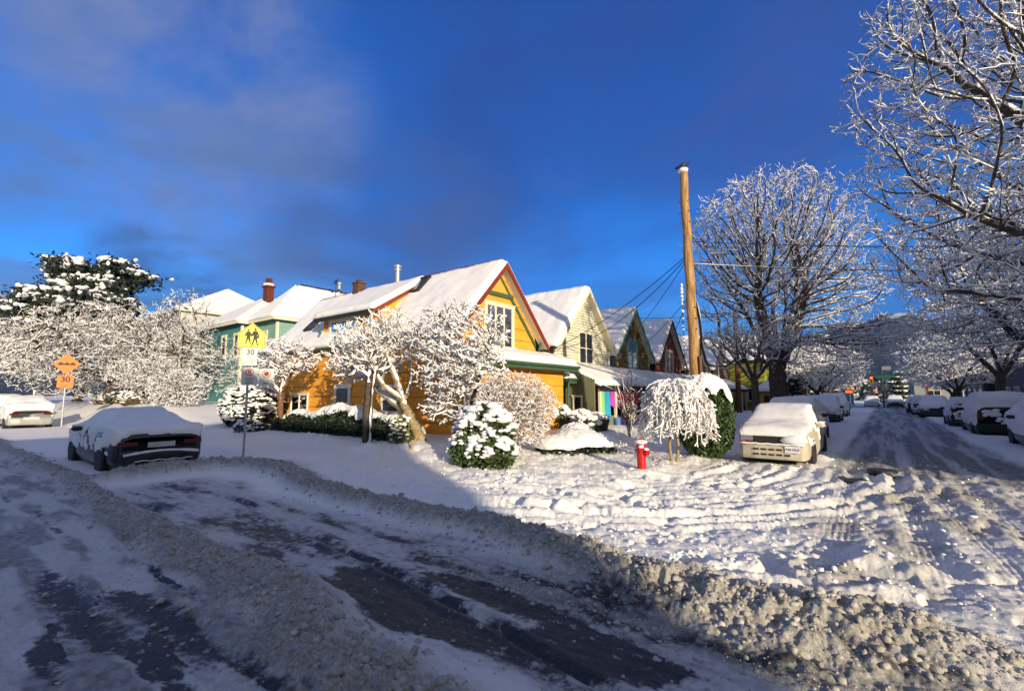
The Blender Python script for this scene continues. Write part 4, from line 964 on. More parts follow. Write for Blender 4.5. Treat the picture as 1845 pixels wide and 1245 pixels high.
def shed_roof(root, y0, y1, x0, z0_, x1, z1_, seed, fm=None, snow=.16, posts=0, pm=None, res=.12, zb=0):
    """lean-to: high edge at x0, z0_, low edge (eave) at x1 > x0"""
    mb = MB(); mb.prism([(x0, y0, z0_), (x1, y0, z1_), (x1, y0, z1_ - .09), (x0, y0, z0_ - .09)], (0, y1 - y0, 0)); r = mb.build('porch_roof', DARKROOF, root)
    b = MB(); b.box(x1 + .002, x1 + .045, y0 - .02, y1 + .02, z1_ - .20, z1_ + .01); b.build('fascia', fm or WHITE, r)
    g = MB(); g.tube([(x1 + .10, y0, z1_ - .03), (x1 + .10, y1, z1_ - .03)], .055, 8); g.build('gutter', fm or BLACK, r)
    slab([(x1 + .03, y0 - .03, z1_ + .004), (x1 + .03, y1 + .03, z1_ + .004), (x0, y1 + .03, z0_ + .004), (x0, y0 - .03, z0_ + .004)], snow, res, seed, 'snow_cover', r)
    for k in range(posts):
        y = y0 + .12 + (y1 - y0 - .24) * k / max(1, posts - 1); MB().box(x1 - .14, x1 - .04, y - .05, y + .05, zb, z1_ - .1).build('post', pm or WHITE, root)
    return r

def build_houses():
    # ---------------- the yellow house
    zR, zE = 6.62, 4.12
    root, hz = gable_house('yellow_house', 'yellow wooden corner house with dark red barge boards and a snowy steep roof', 11.2, 15.9, 13.55, zE, zR, -11.2, -23.3, YEL, course=.44, ov=.36, oy=.40, barge=RED, seed=5, snow=.20, ridge_cap=RED, soffit=CREAM)
    slope = (zR - zE) / 2.35; xf = -11.2
    # green rake trim and band, scalloped shingles in the peak
    zb = 5.48; yb = (zR - zb) / slope
    for s in (-1, 1):
        MB().prism([(xf + .012, 13.55, zR - .34), (xf + .012, 13.55 + s * 2.3, zR - .34 - 2.3 * slope), (xf + .012, 13.55 + s * 2.3, zR - .52 - 2.3 * slope), (xf + .012, 13.55, zR - .52)], (.045, 0, 0)).build('rake_trim', GREEN, root)
    MB().box(xf + .01, xf + .075, 13.55 - yb + .28, 13.55 + yb - .28, zb - .07, zb + .07).build('trim_band', GREEN, root)
    sh = MB(); k = 0; z = zb + .09
    while z < zR - .35:
        hw = (zR - .3 - z) / slope; n = int(hw * 2 / .14)
        for q in range(n + 1):
            y = 13.55 - hw + .14 * q + (.07 if k % 2 else 0)
            if abs(y - 13.55) > hw - .02: continue
            pts = [(xf + .02 + .012, y - .065, z + .13), (xf + .03 + .012, y - .065, z + .03), (xf + .034 + .012, y - .04, z - .005), (xf + .035 + .012, y, z - .02), (xf + .034 + .012, y + .04, z - .005), (xf + .03 + .012, y + .065, z + .03), (xf + .02 + .012, y + .065, z + .13)]
            sh.prism(pts, (-.02, 0, 0))
        z += .115; k += 1
    sh.build('scalloped_shingles', YEL2, root)
    # gable window: three tall lights with a rounded arch glazing bar
    fr = window(root, (xf, 12.70, 3.42), (0, 1, 0), (1, 0, 0), 1.72, 1.72, CREAM, cw=.13, mull=(3, 1), curtain=((.02, .30), (.38, .64), (.78, .95)))
    ab = MB(); M = frameM((xf, 12.70, 3.42), (0, 1, 0), (1, 0, 0)); ab.tube([tuple(M @ Vector((.86 + .24 * math.cos(R_(a)), .055, 1.05 + .26 * math.sin(R_(a))))) for a in range(0, 181, 15)], .022, 6); ab.tube([tuple(M @ Vector((.13, .05, .5))), tuple(M @ Vector((1.59, .05, .5)))], .012, 5); ab.build('glazing_bar', CREAM, fr)
    # lower storey standing forward of the gable
    ls = MB(); ls.box(-11.19, -10.24, 11.3, 16.42, -.1, 2.80); laps(ls, (-10.24, 11.25, 0), (0, 1, 0), (1, 0, 0), -.1, 2.72, .44, lambda z: (0, 5.2), joint_shade=.014); laps(ls, (-11.2, 11.29, 0), (1, 0, 0), (0, -1, 0), -.1, 2.80, .44, lambda z: (0, .96), joint_shade=.014)
    ls.build('front_extension', [YEL, joint_shade_of(YEL)], root)
    MB().prism([(-11.19, 16.45, 2.5), (-10.2, 16.45, 2.5), (-10.2, 16.45, 2.72), (-11.19, 16.45, 3.1)], (0, .02, 0)).build('trim_band', GREEN, root)
    shed_roof(root, 10.95, 16.85, -11.17, 3.26, -9.78, 2.86, 9, GREEN, snow=.27)
    shed_roof(root, 16.9, 17.75, -11.4, 2.62, -10.35, 2.42, 19, GREEN, snow=.22)
    MB().tube([(-11.05, 16.10, 3.9), (-11.05, 16.02, 3.72), (-11.06, 15.98, 3.6), (-11.08, 15.98, 3.3)], .045, 8).build('downpipe', GREEN, root)
    MB().tube([(-10.15, 16.9, 2.35), (-10.15, 16.75, 2.2), (-10.15, 16.72, 1.9), (-10.15, 16.72, .2)], .045, 8).build('downpipe', GREEN, root)
    # side dormer with its own shed roof
    dy0 = 11.25; zd = 4.98; sl = (zR - .05 - zd) / (13.4 - 10.9); X0, X1 = -19.45, -15.25
    d = MB(); d.box(X0 + .1, X1 - .1, dy0 + .02, dy0 + .2, 4.15, zd - .02)
    for x in (X0 + .12, X1 - .12):
        d.prism([(x, dy0, 4.1), (x, dy0, zd + sl * .3), (x, 13.4, zR - .1), (x, 13.3, zR - .2)], (.05 if x < -17 else -.05, 0, 0))
    laps(d, (X0 + .1, dy0 + .02, 0), (1, 0, 0), (0, -1, 0), 4.2, zd, .2, lambda z: (0, X1 - X0 - .2), joint_shade=.01)
    dm = d.build('dormer', [YEL, joint_shade_of(YEL)], root)
    r = MB(); r.prism([(X1, 10.9, zd + .05), (X1, 13.45, zR + .05), (X1, 13.45, zR - .04), (X1, 10.9, zd - .04)], (X0 - X1, 0, 0)); r.build('dormer_roof', DARKROOF, dm)
    for x in (X1 + .002, X0 - .052):
        MB().prism([(x, 10.88, zd + .08), (x, 13.45, zR + .1), (x, 13.45, zR - .08), (x, 10.88, zd - .12)], (.05, 0, 0)).build('barge_board', RED, dm)
    MB().box(X0, X1, 10.80, 10.88, zd - .12, zd + .04).build('gutter', BLACK, dm)
    MB().tube([(X0 + .1, 10.85, zd - .1), (X0 + .12, 11.0, zd - .25), (X0 + .12, 11.1, zd - .5), (X0 + .12, 11.0, 4.25)], .045, 8).build('downpipe', GREEN, dm)
    slab([(X1 + .06, 10.85, zd + .055), (X0 - .04, 10.85, zd + .055), (X0 - .04, 13.5, zR + .06), (X1 + .06, 13.5, zR + .06)], .19, .12, 31, 'snow_cover', dm)
    window(root, (-18.85, dy0, 4.22), (1, 0, 0), (0, -1, 0), 2.0, .72, CREAM, cw=.12, mull=(3, 1), curtain=((.36, .62),))
    # long wall windows
    window(root, (-18.15, 11.19, 1.28), (1, 0, 0), (0, -1, 0), 1.15, .88, WHITE, cw=.15, mull=(1, 1))
    window(root, (-21.75, 11.19, .95), (1, 0, 0), (0, -1, 0), 1.5, .85, WHITE, cw=.07, mull=(2, 1), curtain=((.05, .45), (.55, .9)))
    window(root, (-15.0, 11.19, 1.05), (1, 0, 0), (0, -1, 0), 1.1, 1.05, WHITE, cw=.10, mull=(1, 2))
    # skylights lying in the snow
    for x, y in ((-21.1, 11.75), (-15.0, 12.9)):
        z = hz(y) + .42; nrm = Vector((0, -slope, 1)).normalized(); M = Matrix(((1, 0, 0), (0, 1 / math.hypot(1, slope), -slope / math.hypot(1, slope)), (0, slope / math.hypot(1, slope), 1 / math.hypot(1, slope)))).to_4x4(); M.translation = Vector((x, y, z))
        f = MB(); f.box(-.34, .34, -.5, -.44, -.15, .02, M); f.box(-.34, .34, .44, .5, -.15, .02, M); f.box(-.34, -.28, -.44, .44, -.15, .02, M); f.box(.28, .34, -.44, .44, -.15, .02, M); s = f.build('skylight', BLACK, root)
        MB().box(-.28, .28, -.44, .44, -.14, -.02, M).build('pane', GLASS, s)
    # chimney, flue pipe, weathervane
    c = MB(); c.box(-20.4, -19.95, 13.3, 13.75, 6.3, 7.2); c.box(-20.44, -19.91, 13.26, 13.79, 7.2, 7.27); c.box(-20.3, -20.05, 13.4, 13.65, 7.27, 7.4); ch = c.build('chimney', mat('old_brick', (.10, .05, .035), rough=.9, noise=.4, nscale=14), root)
    f = MB(); f.lathe([(.11, 6.4), (.11, 7.4), (.11, 7.42), (.17, 7.42), (.17, 7.5), (.12, 7.52), (.12, 7.56), (.19, 7.56), (.19, 7.64), (.05, 7.70)], 16, Matrix.Translation((-17.3, 13.6, 0))); f.build('flue_pipe', STEEL, root, smooth=False)
    wv = MB(); x, y, z = -22.3, 13.55, 6.7; wv.tube([(x, y, z), (x, y, z + .85)], .018, 6); wv.tube([(x - .28, y, z + .45), (x + .28, y, z + .45)], .012, 5); wv.tube([(x, y - .28, z + .45), (x, y + .28, z + .45)], .012, 5)
    for p in ((x - .3, y), (x + .3, y), (x, y - .3), (x, y + .3)): wv.box(p[0] - .04, p[0] + .04, p[1] - .04, p[1] + .04, z + .41, z + .5)
    wv.tube([(x - .12, y - .2, z + .82), (x + .15, y + .25, z + .82)], .013, 5); wv.blob((x, y, z + .95), (.15, .05, .06), 2, .02); wv.blob((x + .13, y + .02, z + 1.04), (.05, .03, .06), 1, .02)
    for q in (-.09, -.05, .07, .11): wv.tube([(x + q, y, z + .94), (x + q * 1.3, y, z + .84)], .012, 4)
    wv.build('weathervane', BLACK, root)
    # ---------------- its neighbours down the street
    WSID = wallmat('white_siding', (.66, .66, .52), .07)
    h2, hz2 = gable_house('white_house', 'white clapboard gabled house next to the yellow house', 17.35, 22.55, 19.95, 4.1, 6.80, -11.2, -22, WSID, course=.13, barge=CREAM, seed=11, snow=.2, trimfront=WHITE, oy=.3)
    window(h2, (-11.2, 19.35, 3.15), (0, 1, 0), (1, 0, 0), 1.45, 1.62, CREAM, cw=.11, mull=(2, 2))
    BRN = wallmat('brown_shingle', (.13, .075, .03), .25, (4, 4, 1)); TEAL = mat('teal_trim', (.07, .26, .23), rough=.6, noise=.15)
    h3, _ = gable_house('brown_house', 'brown shingled gabled house with teal trim, third from the corner', 22.95, 27.85, 25.4, 4.0, 6.62, -11.2, -22, BRN, course=.19, barge=TEAL, seed=12, snow=.2, trimfront=TEAL, oy=.25)
    window(h3, (-11.2, 24.7, 3.0), (0, 1, 0), (1, 0, 0), 1.45, 1.9, TEAL, cw=.12, mull=(2, 1), curtain=((.05, .25),))
    RUST = wallmat('rust_shingle', (.20, .042, .018), .25, (4, 4, 1))
    h4, _ = gable_house('rust_house', 'dark rust-red gabled house with a pale framed window, fourth from the corner', 28.9, 33.7, 31.3, 3.95, 6.70, -11.2, -22, RUST, course=.19, barge=BLACK, seed=13, snow=.2, oy=.25)
    window(h4, (-11.2, 30.6, 2.75), (0, 1, 0), (1, 0, 0), 1.4, 1.95, CREAM, cw=.12, mull=(2, 1))
    DG = wallmat('dark_green_siding', (.03, .06, .055), .2)
    h5, _ = gable_house('dark_green_house', 'dark green gabled house half hidden behind the wooden power pole', 34.9, 39.6, 37.2, 3.7, 6.15, -11.2, -22, DG, course=.19, barge=GREEN, seed=14, snow=.2, oy=.25)
    window(h5, (-11.2, 35.4, 2.6), (0, 1, 0), (1, 0, 0), 1.9, 1.0, WHITE, cw=.12, mull=(3, 1))
    DB = wallmat('dark_brown_siding', (.055, .03, .018), .2)
    h6, _ = gable_house('dark_brown_house', 'dark brown gabled house with a tall white window beside the yellow-green house', 40.4, 44.6, 42.2, 3.6, 6.1, -11.0, -22, DB, course=.19, barge=BLACK, seed=15, snow=.2, oy=.25)
    window(h6, (-11.0, 40.9, 2.5), (0, 1, 0), (1, 0, 0), 1.6, 2.2, WHITE, cw=.12, mull=(2, 1))
    # porches
    DW = mat('dark_porch_wall', (.035, .03, .03), rough=.8, noise=.3)
    for (h, a, b, z, sd, fm, pm, pw) in ((h2, 17.95, 22.6, 2.12, 41, BLACK, CREAM, wallmat('olive_board', (.17, .18, .11), .2, (.5, 8, .3))), (h3, 22.7, 28.2, 2.12, 42, BLACK, TEAL, DW), (h4, 28.3, 34.2, 2.15, 43, BLACK, mat('red_post', (.3, .03, .02)), DW), (h5, 34.6, 39.8, 2.2, 44, GREEN, GREEN, DW), (h6, 40.1, 45.0, 2.2, 45, BLACK, WHITE, DW)):
        shed_roof(h, a, b, -11.17, 3.02, -9.35, z, sd, fm, snow=.20, posts=4, pm=pm)
        MB().box(-9.55, -9.48, a + .2, b - .1, .1, .85).build('porch_rail', pw, h)
        MB().box(-11.15, -11.05, a + .1, b - .1, 0, 2.0).build('porch_wall', DW, h)
        MB().box(-11.04, -10.98, (a + b) / 2 - .45, (a + b) / 2 + .45, .1, 2.05).build('door', pm, h)
    # vertical boarded side panel by the first porch
    pb = MB()
    for k in range(11): pb.box(-11.0 + .13 * k, -11.0 + .13 * k + .122, 17.88, 17.93, .0, 2.35 + .06 * (11 - k) * .9)
    pb.build('board_panel', wallmat('olive_board', (.17, .18, .11)), h2)
    window(h2, (-10.6, 17.87, .95), (1, 0, 0), (0, -1, 0), .45, .75, WHITE, cw=.06)
    # small side lean between yellow and white houses
    # ---------------- yellow-green house, teal house, ochre booth
    YG = wallmat('yellow_green_siding', (.30, .30, .035), .1)
    h7, _ = gable_house('yellow_green_house', 'yellow-green house with a white snowy roof and orange eave behind the second pole', 46.2, 52.4, 49.3, 5.0, 7.2, -8.2, -18, YG, course=.2, barge=mat('orange_trim', (.55, .22, .03)), seed=16, snow=.2, oy=.3)
    window(h7, (-9.6, 46.19, 1.2), (1, 0, 0), (0, -1, 0), .9, 1.2, CREAM, cw=.1)
    TL = wallmat('teal_siding', (.03, .13, .14), .12)
    h8, _ = gable_house('teal_house', 'dark teal house with pale window trim just left of the big elm trunk', 54, 60, 57, 5.2, 7.6, -7.6, -18, TL, course=.2, seed=17, snow=.2)
    window(h8, (-8.6, 53.99, 2.8), (1, 0, 0), (0, -1, 0), .7, 1.6, WHITE, cw=.1); window(h8, (-7.6, 55.5, 2.8), (0, 1, 0), (1, 0, 0), 1.2, 1.6, WHITE, cw=.1)
    OC = wallmat('ochre_siding', (.50, .26, .035), .12)
    bt = thing('garden_booth', (-7.6, 44.6, 0), 'little ochre porch booth with a pointed snow roof before the teal house', 'booth')
    b = MB(); b.box(-8.3, -6.9, 43.9, 45.3, 0, 2.05); b.build('wall', OC, bt); window(bt, (-7.95, 43.9, .5), (1, 0, 0), (0, -1, 0), .55, 1.3, OC, cw=.08, mull=(1, 2)); window(bt, (-6.9, 44.3, .5), (0, 1, 0), (1, 0, 0), .55, 1.3, OC, cw=.08, mull=(1, 2))
    p = [(-8.55, 43.65, 2.05), (-6.65, 43.65, 2.05), (-6.65, 45.55, 2.05), (-8.55, 45.55, 2.05)]; a = (-7.6, 44.6, 2.95)
    r = MB(); r.add(p + [a], [(0, 1, 4), (1, 2, 4), (2, 3, 4), (3, 0, 4), (3, 2, 1, 0)]); rr = r.build('roof', DARKROOF, bt)
    for k in range(4): slab([p[k], p[(k + 1) % 4], a, a], .16, .15, 50 + k, 'snow_cover', rr)
    RB = wallmat('brick_red_siding', (.10, .022, .018), .2)
    h9, _ = gable_house('dark_red_house', 'dark red house glimpsed under the far left cherry tree', 62, 68, 65, 3.4, 5.6, -7.4, -18, RB, course=.2, seed=18, snow=.2)
    window(h9, (-8.9, 61.99, .9), (1, 0, 0), (0, -1, 0), 1.0, 1.2, WHITE, cw=.1)
    # ---------------- turquoise houses on the left with hip roofs
    TQ = wallmat('turquoise_siding', (.075, .24, .25), .12); TQ2 = wallmat('pale_teal_siding', (.20, .38, .32), .10)
    def hip(name, label, x0, x1, y0, y1, zE, zR, wm, axis, seed, inset, course=.2, ov=.45, ripple=0):
        rt = thing(name, (x1, y0, 0), label, 'house'); mb = MB(); mb.box(x0, x1, y0, y1, 0, zE)
        laps(mb, (x0, y0, 0), (1, 0, 0), (0, -1, 0), 2.0, zE - .3, course, lambda z: (0, x1 - x0)); laps(mb, (x1, y0, 0), (0, 1, 0), (1, 0, 0), 2.0, zE - .3, course, lambda z: (0, y1 - y0)); mb.build('wall', wm, rt)
        a, b, c, d = (x0 - ov, y0 - ov, zE), (x1 + ov, y0 - ov, zE), (x1 + ov, y1 + ov, zE), (x0 - ov, y1 + ov, zE)
        if axis == 'x': ym = (y0 + y1) / 2; r0, r1 = (x0 + inset, ym, zR), (x1 - inset, ym, zR); fs = [(a, b, r1, r0), (c, d, r0, r1), (b, c, r1, r1), (d, a, r0, r0)]
        else: xm = (x0 + x1) / 2; r0, r1 = (xm, y0 + inset, zR), (xm, y1 - inset, zR); fs = [(a, b, r0, r0), (b, c, r1, r0), (c, d, r1, r1), (d, a, r0, r1)]
        r = MB(); r.add([a, b, c, d, r0, r1], [(0, 1, 5, 4), (1, 2, 5), (2, 3, 4, 5), (3, 0, 4)] if axis == 'x' else [(0, 1, 4), (1, 2, 5, 4), (2, 3, 5), (3, 0, 4, 5)]); rf = r.build('roof', DARKROOF, rt)
        f = MB(); f.box(x0 - ov, x1 + ov, y0 - ov - .04, y0 - ov - .001, zE - .22, zE + .02); f.box(x1 + ov + .001, x1 + ov + .04, y0 - ov, y1 + ov, zE - .22, zE + .02); f.build('fascia', CREAM, rt)
        s = MB(); s.box(x0 - ov + .01, x1 + ov - .01, y0 - ov + .01, y1 + ov - .01, zE - .12, zE - .06); s.build('soffit', mat('brown_soffit', (.12, .09, .06)), rt)
        for k, q in enumerate(fs): slab(q, .17, .25, seed + k, 'snow_cover', rf, ripple=ripple)
        MB().box(x1 - .12, x1 + .04, y0 - .04, y0 + .14, 2, zE - .25).build('corner_board', CREAM, rt)
        if axis == 'y': MB().tube([(r0[0], r0[1] + .3, zR + .16), (r1[0], r1[1], zR + .16)], .09, 6).build('ridge_cap', BLACK, rf)
        return rt
    ha = hip('turquoise_house', 'turquoise house with cream window trim and a hipped snow roof behind the shrubs', -47.5, -38.4, 15.6, 23, 7.35, 10.2, TQ, 'x', 60, 3.6)
    for x in (-45.3, -41.9, -39.6): window(ha, (x, 15.58, 4.6), (1, 0, 0), (0, -1, 0), .95, 1.9, CREAM, cw=.18, mull=(1, 2))
    c = MB(); c.box(-41.5, -40.8, 18.4, 19.0, 9.2, 10.9); c.box(-41.6, -40.7, 18.3, 19.1, 10.9, 11.05); c.box(-41.35, -40.95, 18.5, 18.9, 11.3, 11.7); c.build('chimney', mat('dark_red_brick', (.12, .022, .015), rough=.9, noise=.3, nscale=10), ha)
    MB().blob((-41.15, 18.7, 11.15), (.5, .45, .18), 2, .08).build('snow_cover', SNOW, ha, smooth=True)
    hb = hip('pale_teal_house', 'pale teal house with a ribbed pyramid snow roof directly left of the yellow house', -38.0, -34.3, 16.3, 25.5, 7.35, 10.3, TQ2, 'y', 70, 2.3, ripple=.02)
    for y in (17.3, 20.2): window(hb, (-34.3, y, 4.9), (0, 1, 0), (1, 0, 0), 1.3, 1.7, CREAM, cw=.18, mull=(1, 2))
    window(hb, (-36.9, 16.28, 4.9), (1, 0, 0), (0, -1, 0), 1.3, 1.6, CREAM, cw=.16, mull=(1, 2))
    MB().lathe([(.12, 10.2), (.12, 11.1), (.2, 11.1), (.2, 11.25), (.1, 11.3)], 12, Matrix.Translation((-36.0, 22.2, 0))).build('flue_pipe', STEEL, hb)
    bb = MB(); bb.box(-34.28, -33.2, 17.6, 21.5, 5.1, 5.25); bb.build('bay_roof', CREAM, hb); slab([(-33.15, 17.5, 5.25), (-33.15, 21.6, 5.25), (-34.27, 21.6, 5.7), (-34.27, 17.5, 5.7)], .15, .2, 77, 'snow_cover', hb)
    hip('pale_house', 'far pale building with a plain white snow roof behind the broad cherry tree', -78, -58, 17.5, 30, 10.8, 14.6, wallmat('pale_siding', (.5, .52, .5)), 'x', 80, 5)
    # garage and porch bits under the broad cherry tree
    g = thing('garden_shed', (-50, 11.8, .9), 'grey garden shed in the shade under the broad cherry tree', 'shed')
    b = MB(); b.box(-52, -46.8, 11.6, 14.5, .8, 3.2); laps(b, (-52, 11.6, 0), (1, 0, 0), (0, -1, 0), .9, 3.2, .22, lambda z: (0, 5.2)); b.build('wall', wallmat('grey_board', (.12, .12, .14)), g); slab([(-52.3, 11.2, 3.1), (-46.5, 11.2, 3.1), (-46.5, 14.8, 3.9), (-52.3, 14.8, 3.9)], .2, .25, 86, 'snow_cover', g)
    MB().box(-50.6, -49.5, 11.52, 11.57, 1.0, 2.8).build('door', mat('grey_door', (.2, .2, .22)), g)
    # ---------------- right side of the street
    def block(name, label, x0, x1, y0, y1, h, wm, wins, seed):
        r = thing(name, ((x0 + x1) / 2, (y0 + y1) / 2, 0), label, 'building'); m = MB(); m.box(x0, x1, y0, y1, -.2, h); m.build('wall', wm, r)
        p = MB()
        for (a, b, c, d) in ((x0 - .1, x1 + .1, y0 - .1, y0 + .15), (x0 - .1, x1 + .1, y1 - .15, y1 + .1), (x0 - .1, x0 + .15, y0 + .15, y1 - .15), (x1 - .15, x1 + .1, y0 + .15, y1 - .15)): p.box(a, b, c, d, h + .002, h + .4)
        p.build('parapet', wm, r)
        slab([(x0 + .16, y0 + .16, h + .01), (x1 - .16, y0 + .16, h + .01), (x1 - .16, y1 - .16, h + .012), (x0 + .16, y1 - .16, h + .012)], .25, .6, seed, 'snow_cover', r)
        for (side, pos, z, w, hh) in wins:
            if side == 'w': window(r, (x0, pos + w, z), (0, -1, 0), (-1, 0, 0), w, hh, WHITE, cw=.08, mull=(2, 2))
            if side == 's': window(r, (pos, y0, z), (1, 0, 0), (0, -1, 0), w, hh, WHITE, cw=.08, mull=(2, 2))
            if side == 'n': window(r, (pos + w, y1, z), (-1, 0, 0), (0, 1, 0), w, hh, WHITE, cw=.08, mull=(2, 2))
        return r
    ww = [('w', y, z, 1.4, 1.6) for y in (13, 18, 23, 28, 33, 38) for z in (1.2, 4.4)] + [('s', x, z, 1.4, 1.6) for x in (11, 15) for z in (1.2, 4.4)]
    block('brick_building', 'two storey brick building on the north-east corner', 9.3, 21, 9.8, 42, 7.3, mat('brown_brick', (.12, .06, .045), rough=.9, noise=.3, nscale=8), ww, 90)
    block('brick_building', 'three storey brick building on the south-east corner', 10, 22.5, -34, -8.9, 9.4, mat('brown_brick', (.12, .06, .045)), [('w', y, z, 1.6, 1.7) for y in (-30, -25, -20, -15, -11.5) for z in (1.0, 4.0, 7)] + [('n', x, z, 1.6, 1.7) for x in (11, 14, 17, 20) for z in (1.0, 4.0, 7)], 91)
    PU = mat('slate_blue_render', (.055, .06, .13), rough=.8, noise=.15)
    block('low_building', 'low slate-blue building behind the parked dark cars on the right', 8.3, 18, 48, 63, 3.7, PU, [('w', y, .9, 1.6, 1.5) for y in (50, 53.5, 57)], 92)
    block('shop_building', 'dark shopfront block with a blue doorway behind the right cherry tree', 7.6, 18, 64, 78, 4.4, mat('dark_brick', (.035, .025, .022), rough=.9, noise=.3, nscale=8), [('w', y, .7, 2.4, 2.0) for y in (65.5, 69, 73)], 93)
    block('grey_building', 'pale grey corner building beyond the crossing', 3.6, 16, 95, 112, 7.0, mat('pale_grey_render', (.32, .33, .34), rough=.8, noise=.1), [('w', y, 3.5, 2.0, 1.6) for y in (97, 101, 105)] + [('s', x, z, 1.6, 1.5) for x in (5, 9) for z in (1, 4)], 94)
    block('far_building', 'small blue-grey building across the crossing on the left', -9.5, -4.6, 97, 108, 3.6, mat('blue_grey_render', (.12, .2, .32), rough=.8, noise=.1), [('s', -8.7, .8, 2.6, 1.8)], 95)
build_houses()
# ------------------------------------------------------------------ vehicles
def cr(P, n):
    """Catmull-Rom resample of rows of P (k, ...) to n rows"""
    k = len(P); u = np.linspace(0, k - 1, n); i = np.clip(u.astype(int), 0, k - 2); f = (u - i).reshape(-1, *([1] * (P.ndim - 1)))
    p0 = P[np.clip(i - 1, 0, k - 1)]; p1 = P[i]; p2 = P[i + 1]; p3 = P[np.clip(i + 2, 0, k - 1)]
    return .5 * ((2 * p1) + (-p0 + p2) * f + (2 * p0 - 5 * p1 + 4 * p2 - p3) * f ** 2 + (-p0 + 3 * p1 - 3 * p2 + p3) * f ** 3)
SPEC = {
 'coupe': [(-2.25, .70, .80, .86, .60), (-2.20, .81, .93, .98, .70), (-2.0, .87, .99, 1.04, .75), (-1.5, .90, 1.0, 1.09, .72), (-.95, .91, .98, 1.27, .60), (-.35, .91, .97, 1.40, .56), (.25, .91, .95, 1.42, .56), (.8, .91, .93, 1.27, .60), (1.3, .90, .90, 1.02, .72), (1.85, .88, .84, .91, .72), (2.15, .82, .72, .79, .66), (2.25, .70, .62, .68, .58)],
 'sedan': [(-2.3, .72, .82, .90, .62), (-2.25, .82, .95, 1.0, .72), (-2.0, .87, .99, 1.05, .76), (-1.55, .88, 1.0, 1.08, .74), (-1.0, .88, .99, 1.32, .62), (-.4, .88, .98, 1.44, .60), (.3, .88, .96, 1.45, .60), (.9, .88, .95, 1.26, .63), (1.3, .87, .93, 1.04, .72), (1.9, .85, .86, .93, .72), (2.25, .78, .72, .80, .64), (2.32, .68, .62, .70, .58)],
 'wagon': [(-2.2, .74, 1.0, 1.20, .62), (-2.16, .80, 1.02, 1.36, .64), (-1.95, .84, 1.03, 1.46, .64), (-1.3, .85, 1.02, 1.50, .64), (-.4, .85, 1.0, 1.51, .65), (.25, .85, .99, 1.48, .65), (.8, .85, .97, 1.26, .68), (1.2, .85, .95, 1.06, .74), (1.7, .83, .90, .97, .76), (2.05, .80, .82, .88, .74), (2.16, .76, .74, .80, .70), (2.2, .70, .60, .70, .62)],
 'suv': [(-2.3, .80, 1.02, 1.10, .70), (-2.27, .86, 1.04, 1.30, .68), (-2.10, .90, 1.06, 1.52, .66), (-1.8, .92, 1.06, 1.62, .66), (-1.2, .92, 1.06, 1.67, .66), (-.3, .92, 1.05, 1.68, .67), (.4, .92, 1.04, 1.60, .68), (.95, .93, 1.07, 1.36, .75), (1.3, .92, 1.05, 1.16, .80), (1.9, .90, .98, 1.07, .80), (2.2, .85, .82, .92, .74), (2.28, .76, .70, .80, .66)],
 'hatch': [(-1.95, .76, .98, 1.16, .60), (-1.9, .82, 1.0, 1.32, .63), (-1.6, .86, 1.0, 1.45, .63), (-1.0, .87, .99, 1.50, .63), (-.2, .87, .98, 1.50, .63), (.4, .87, .96, 1.40, .64), (.9, .86, .94, 1.14, .68), (1.25, .86, .92, 1.02, .74), (1.7, .82, .80, .90, .70), (1.95, .72, .64, .72, .60)],
}
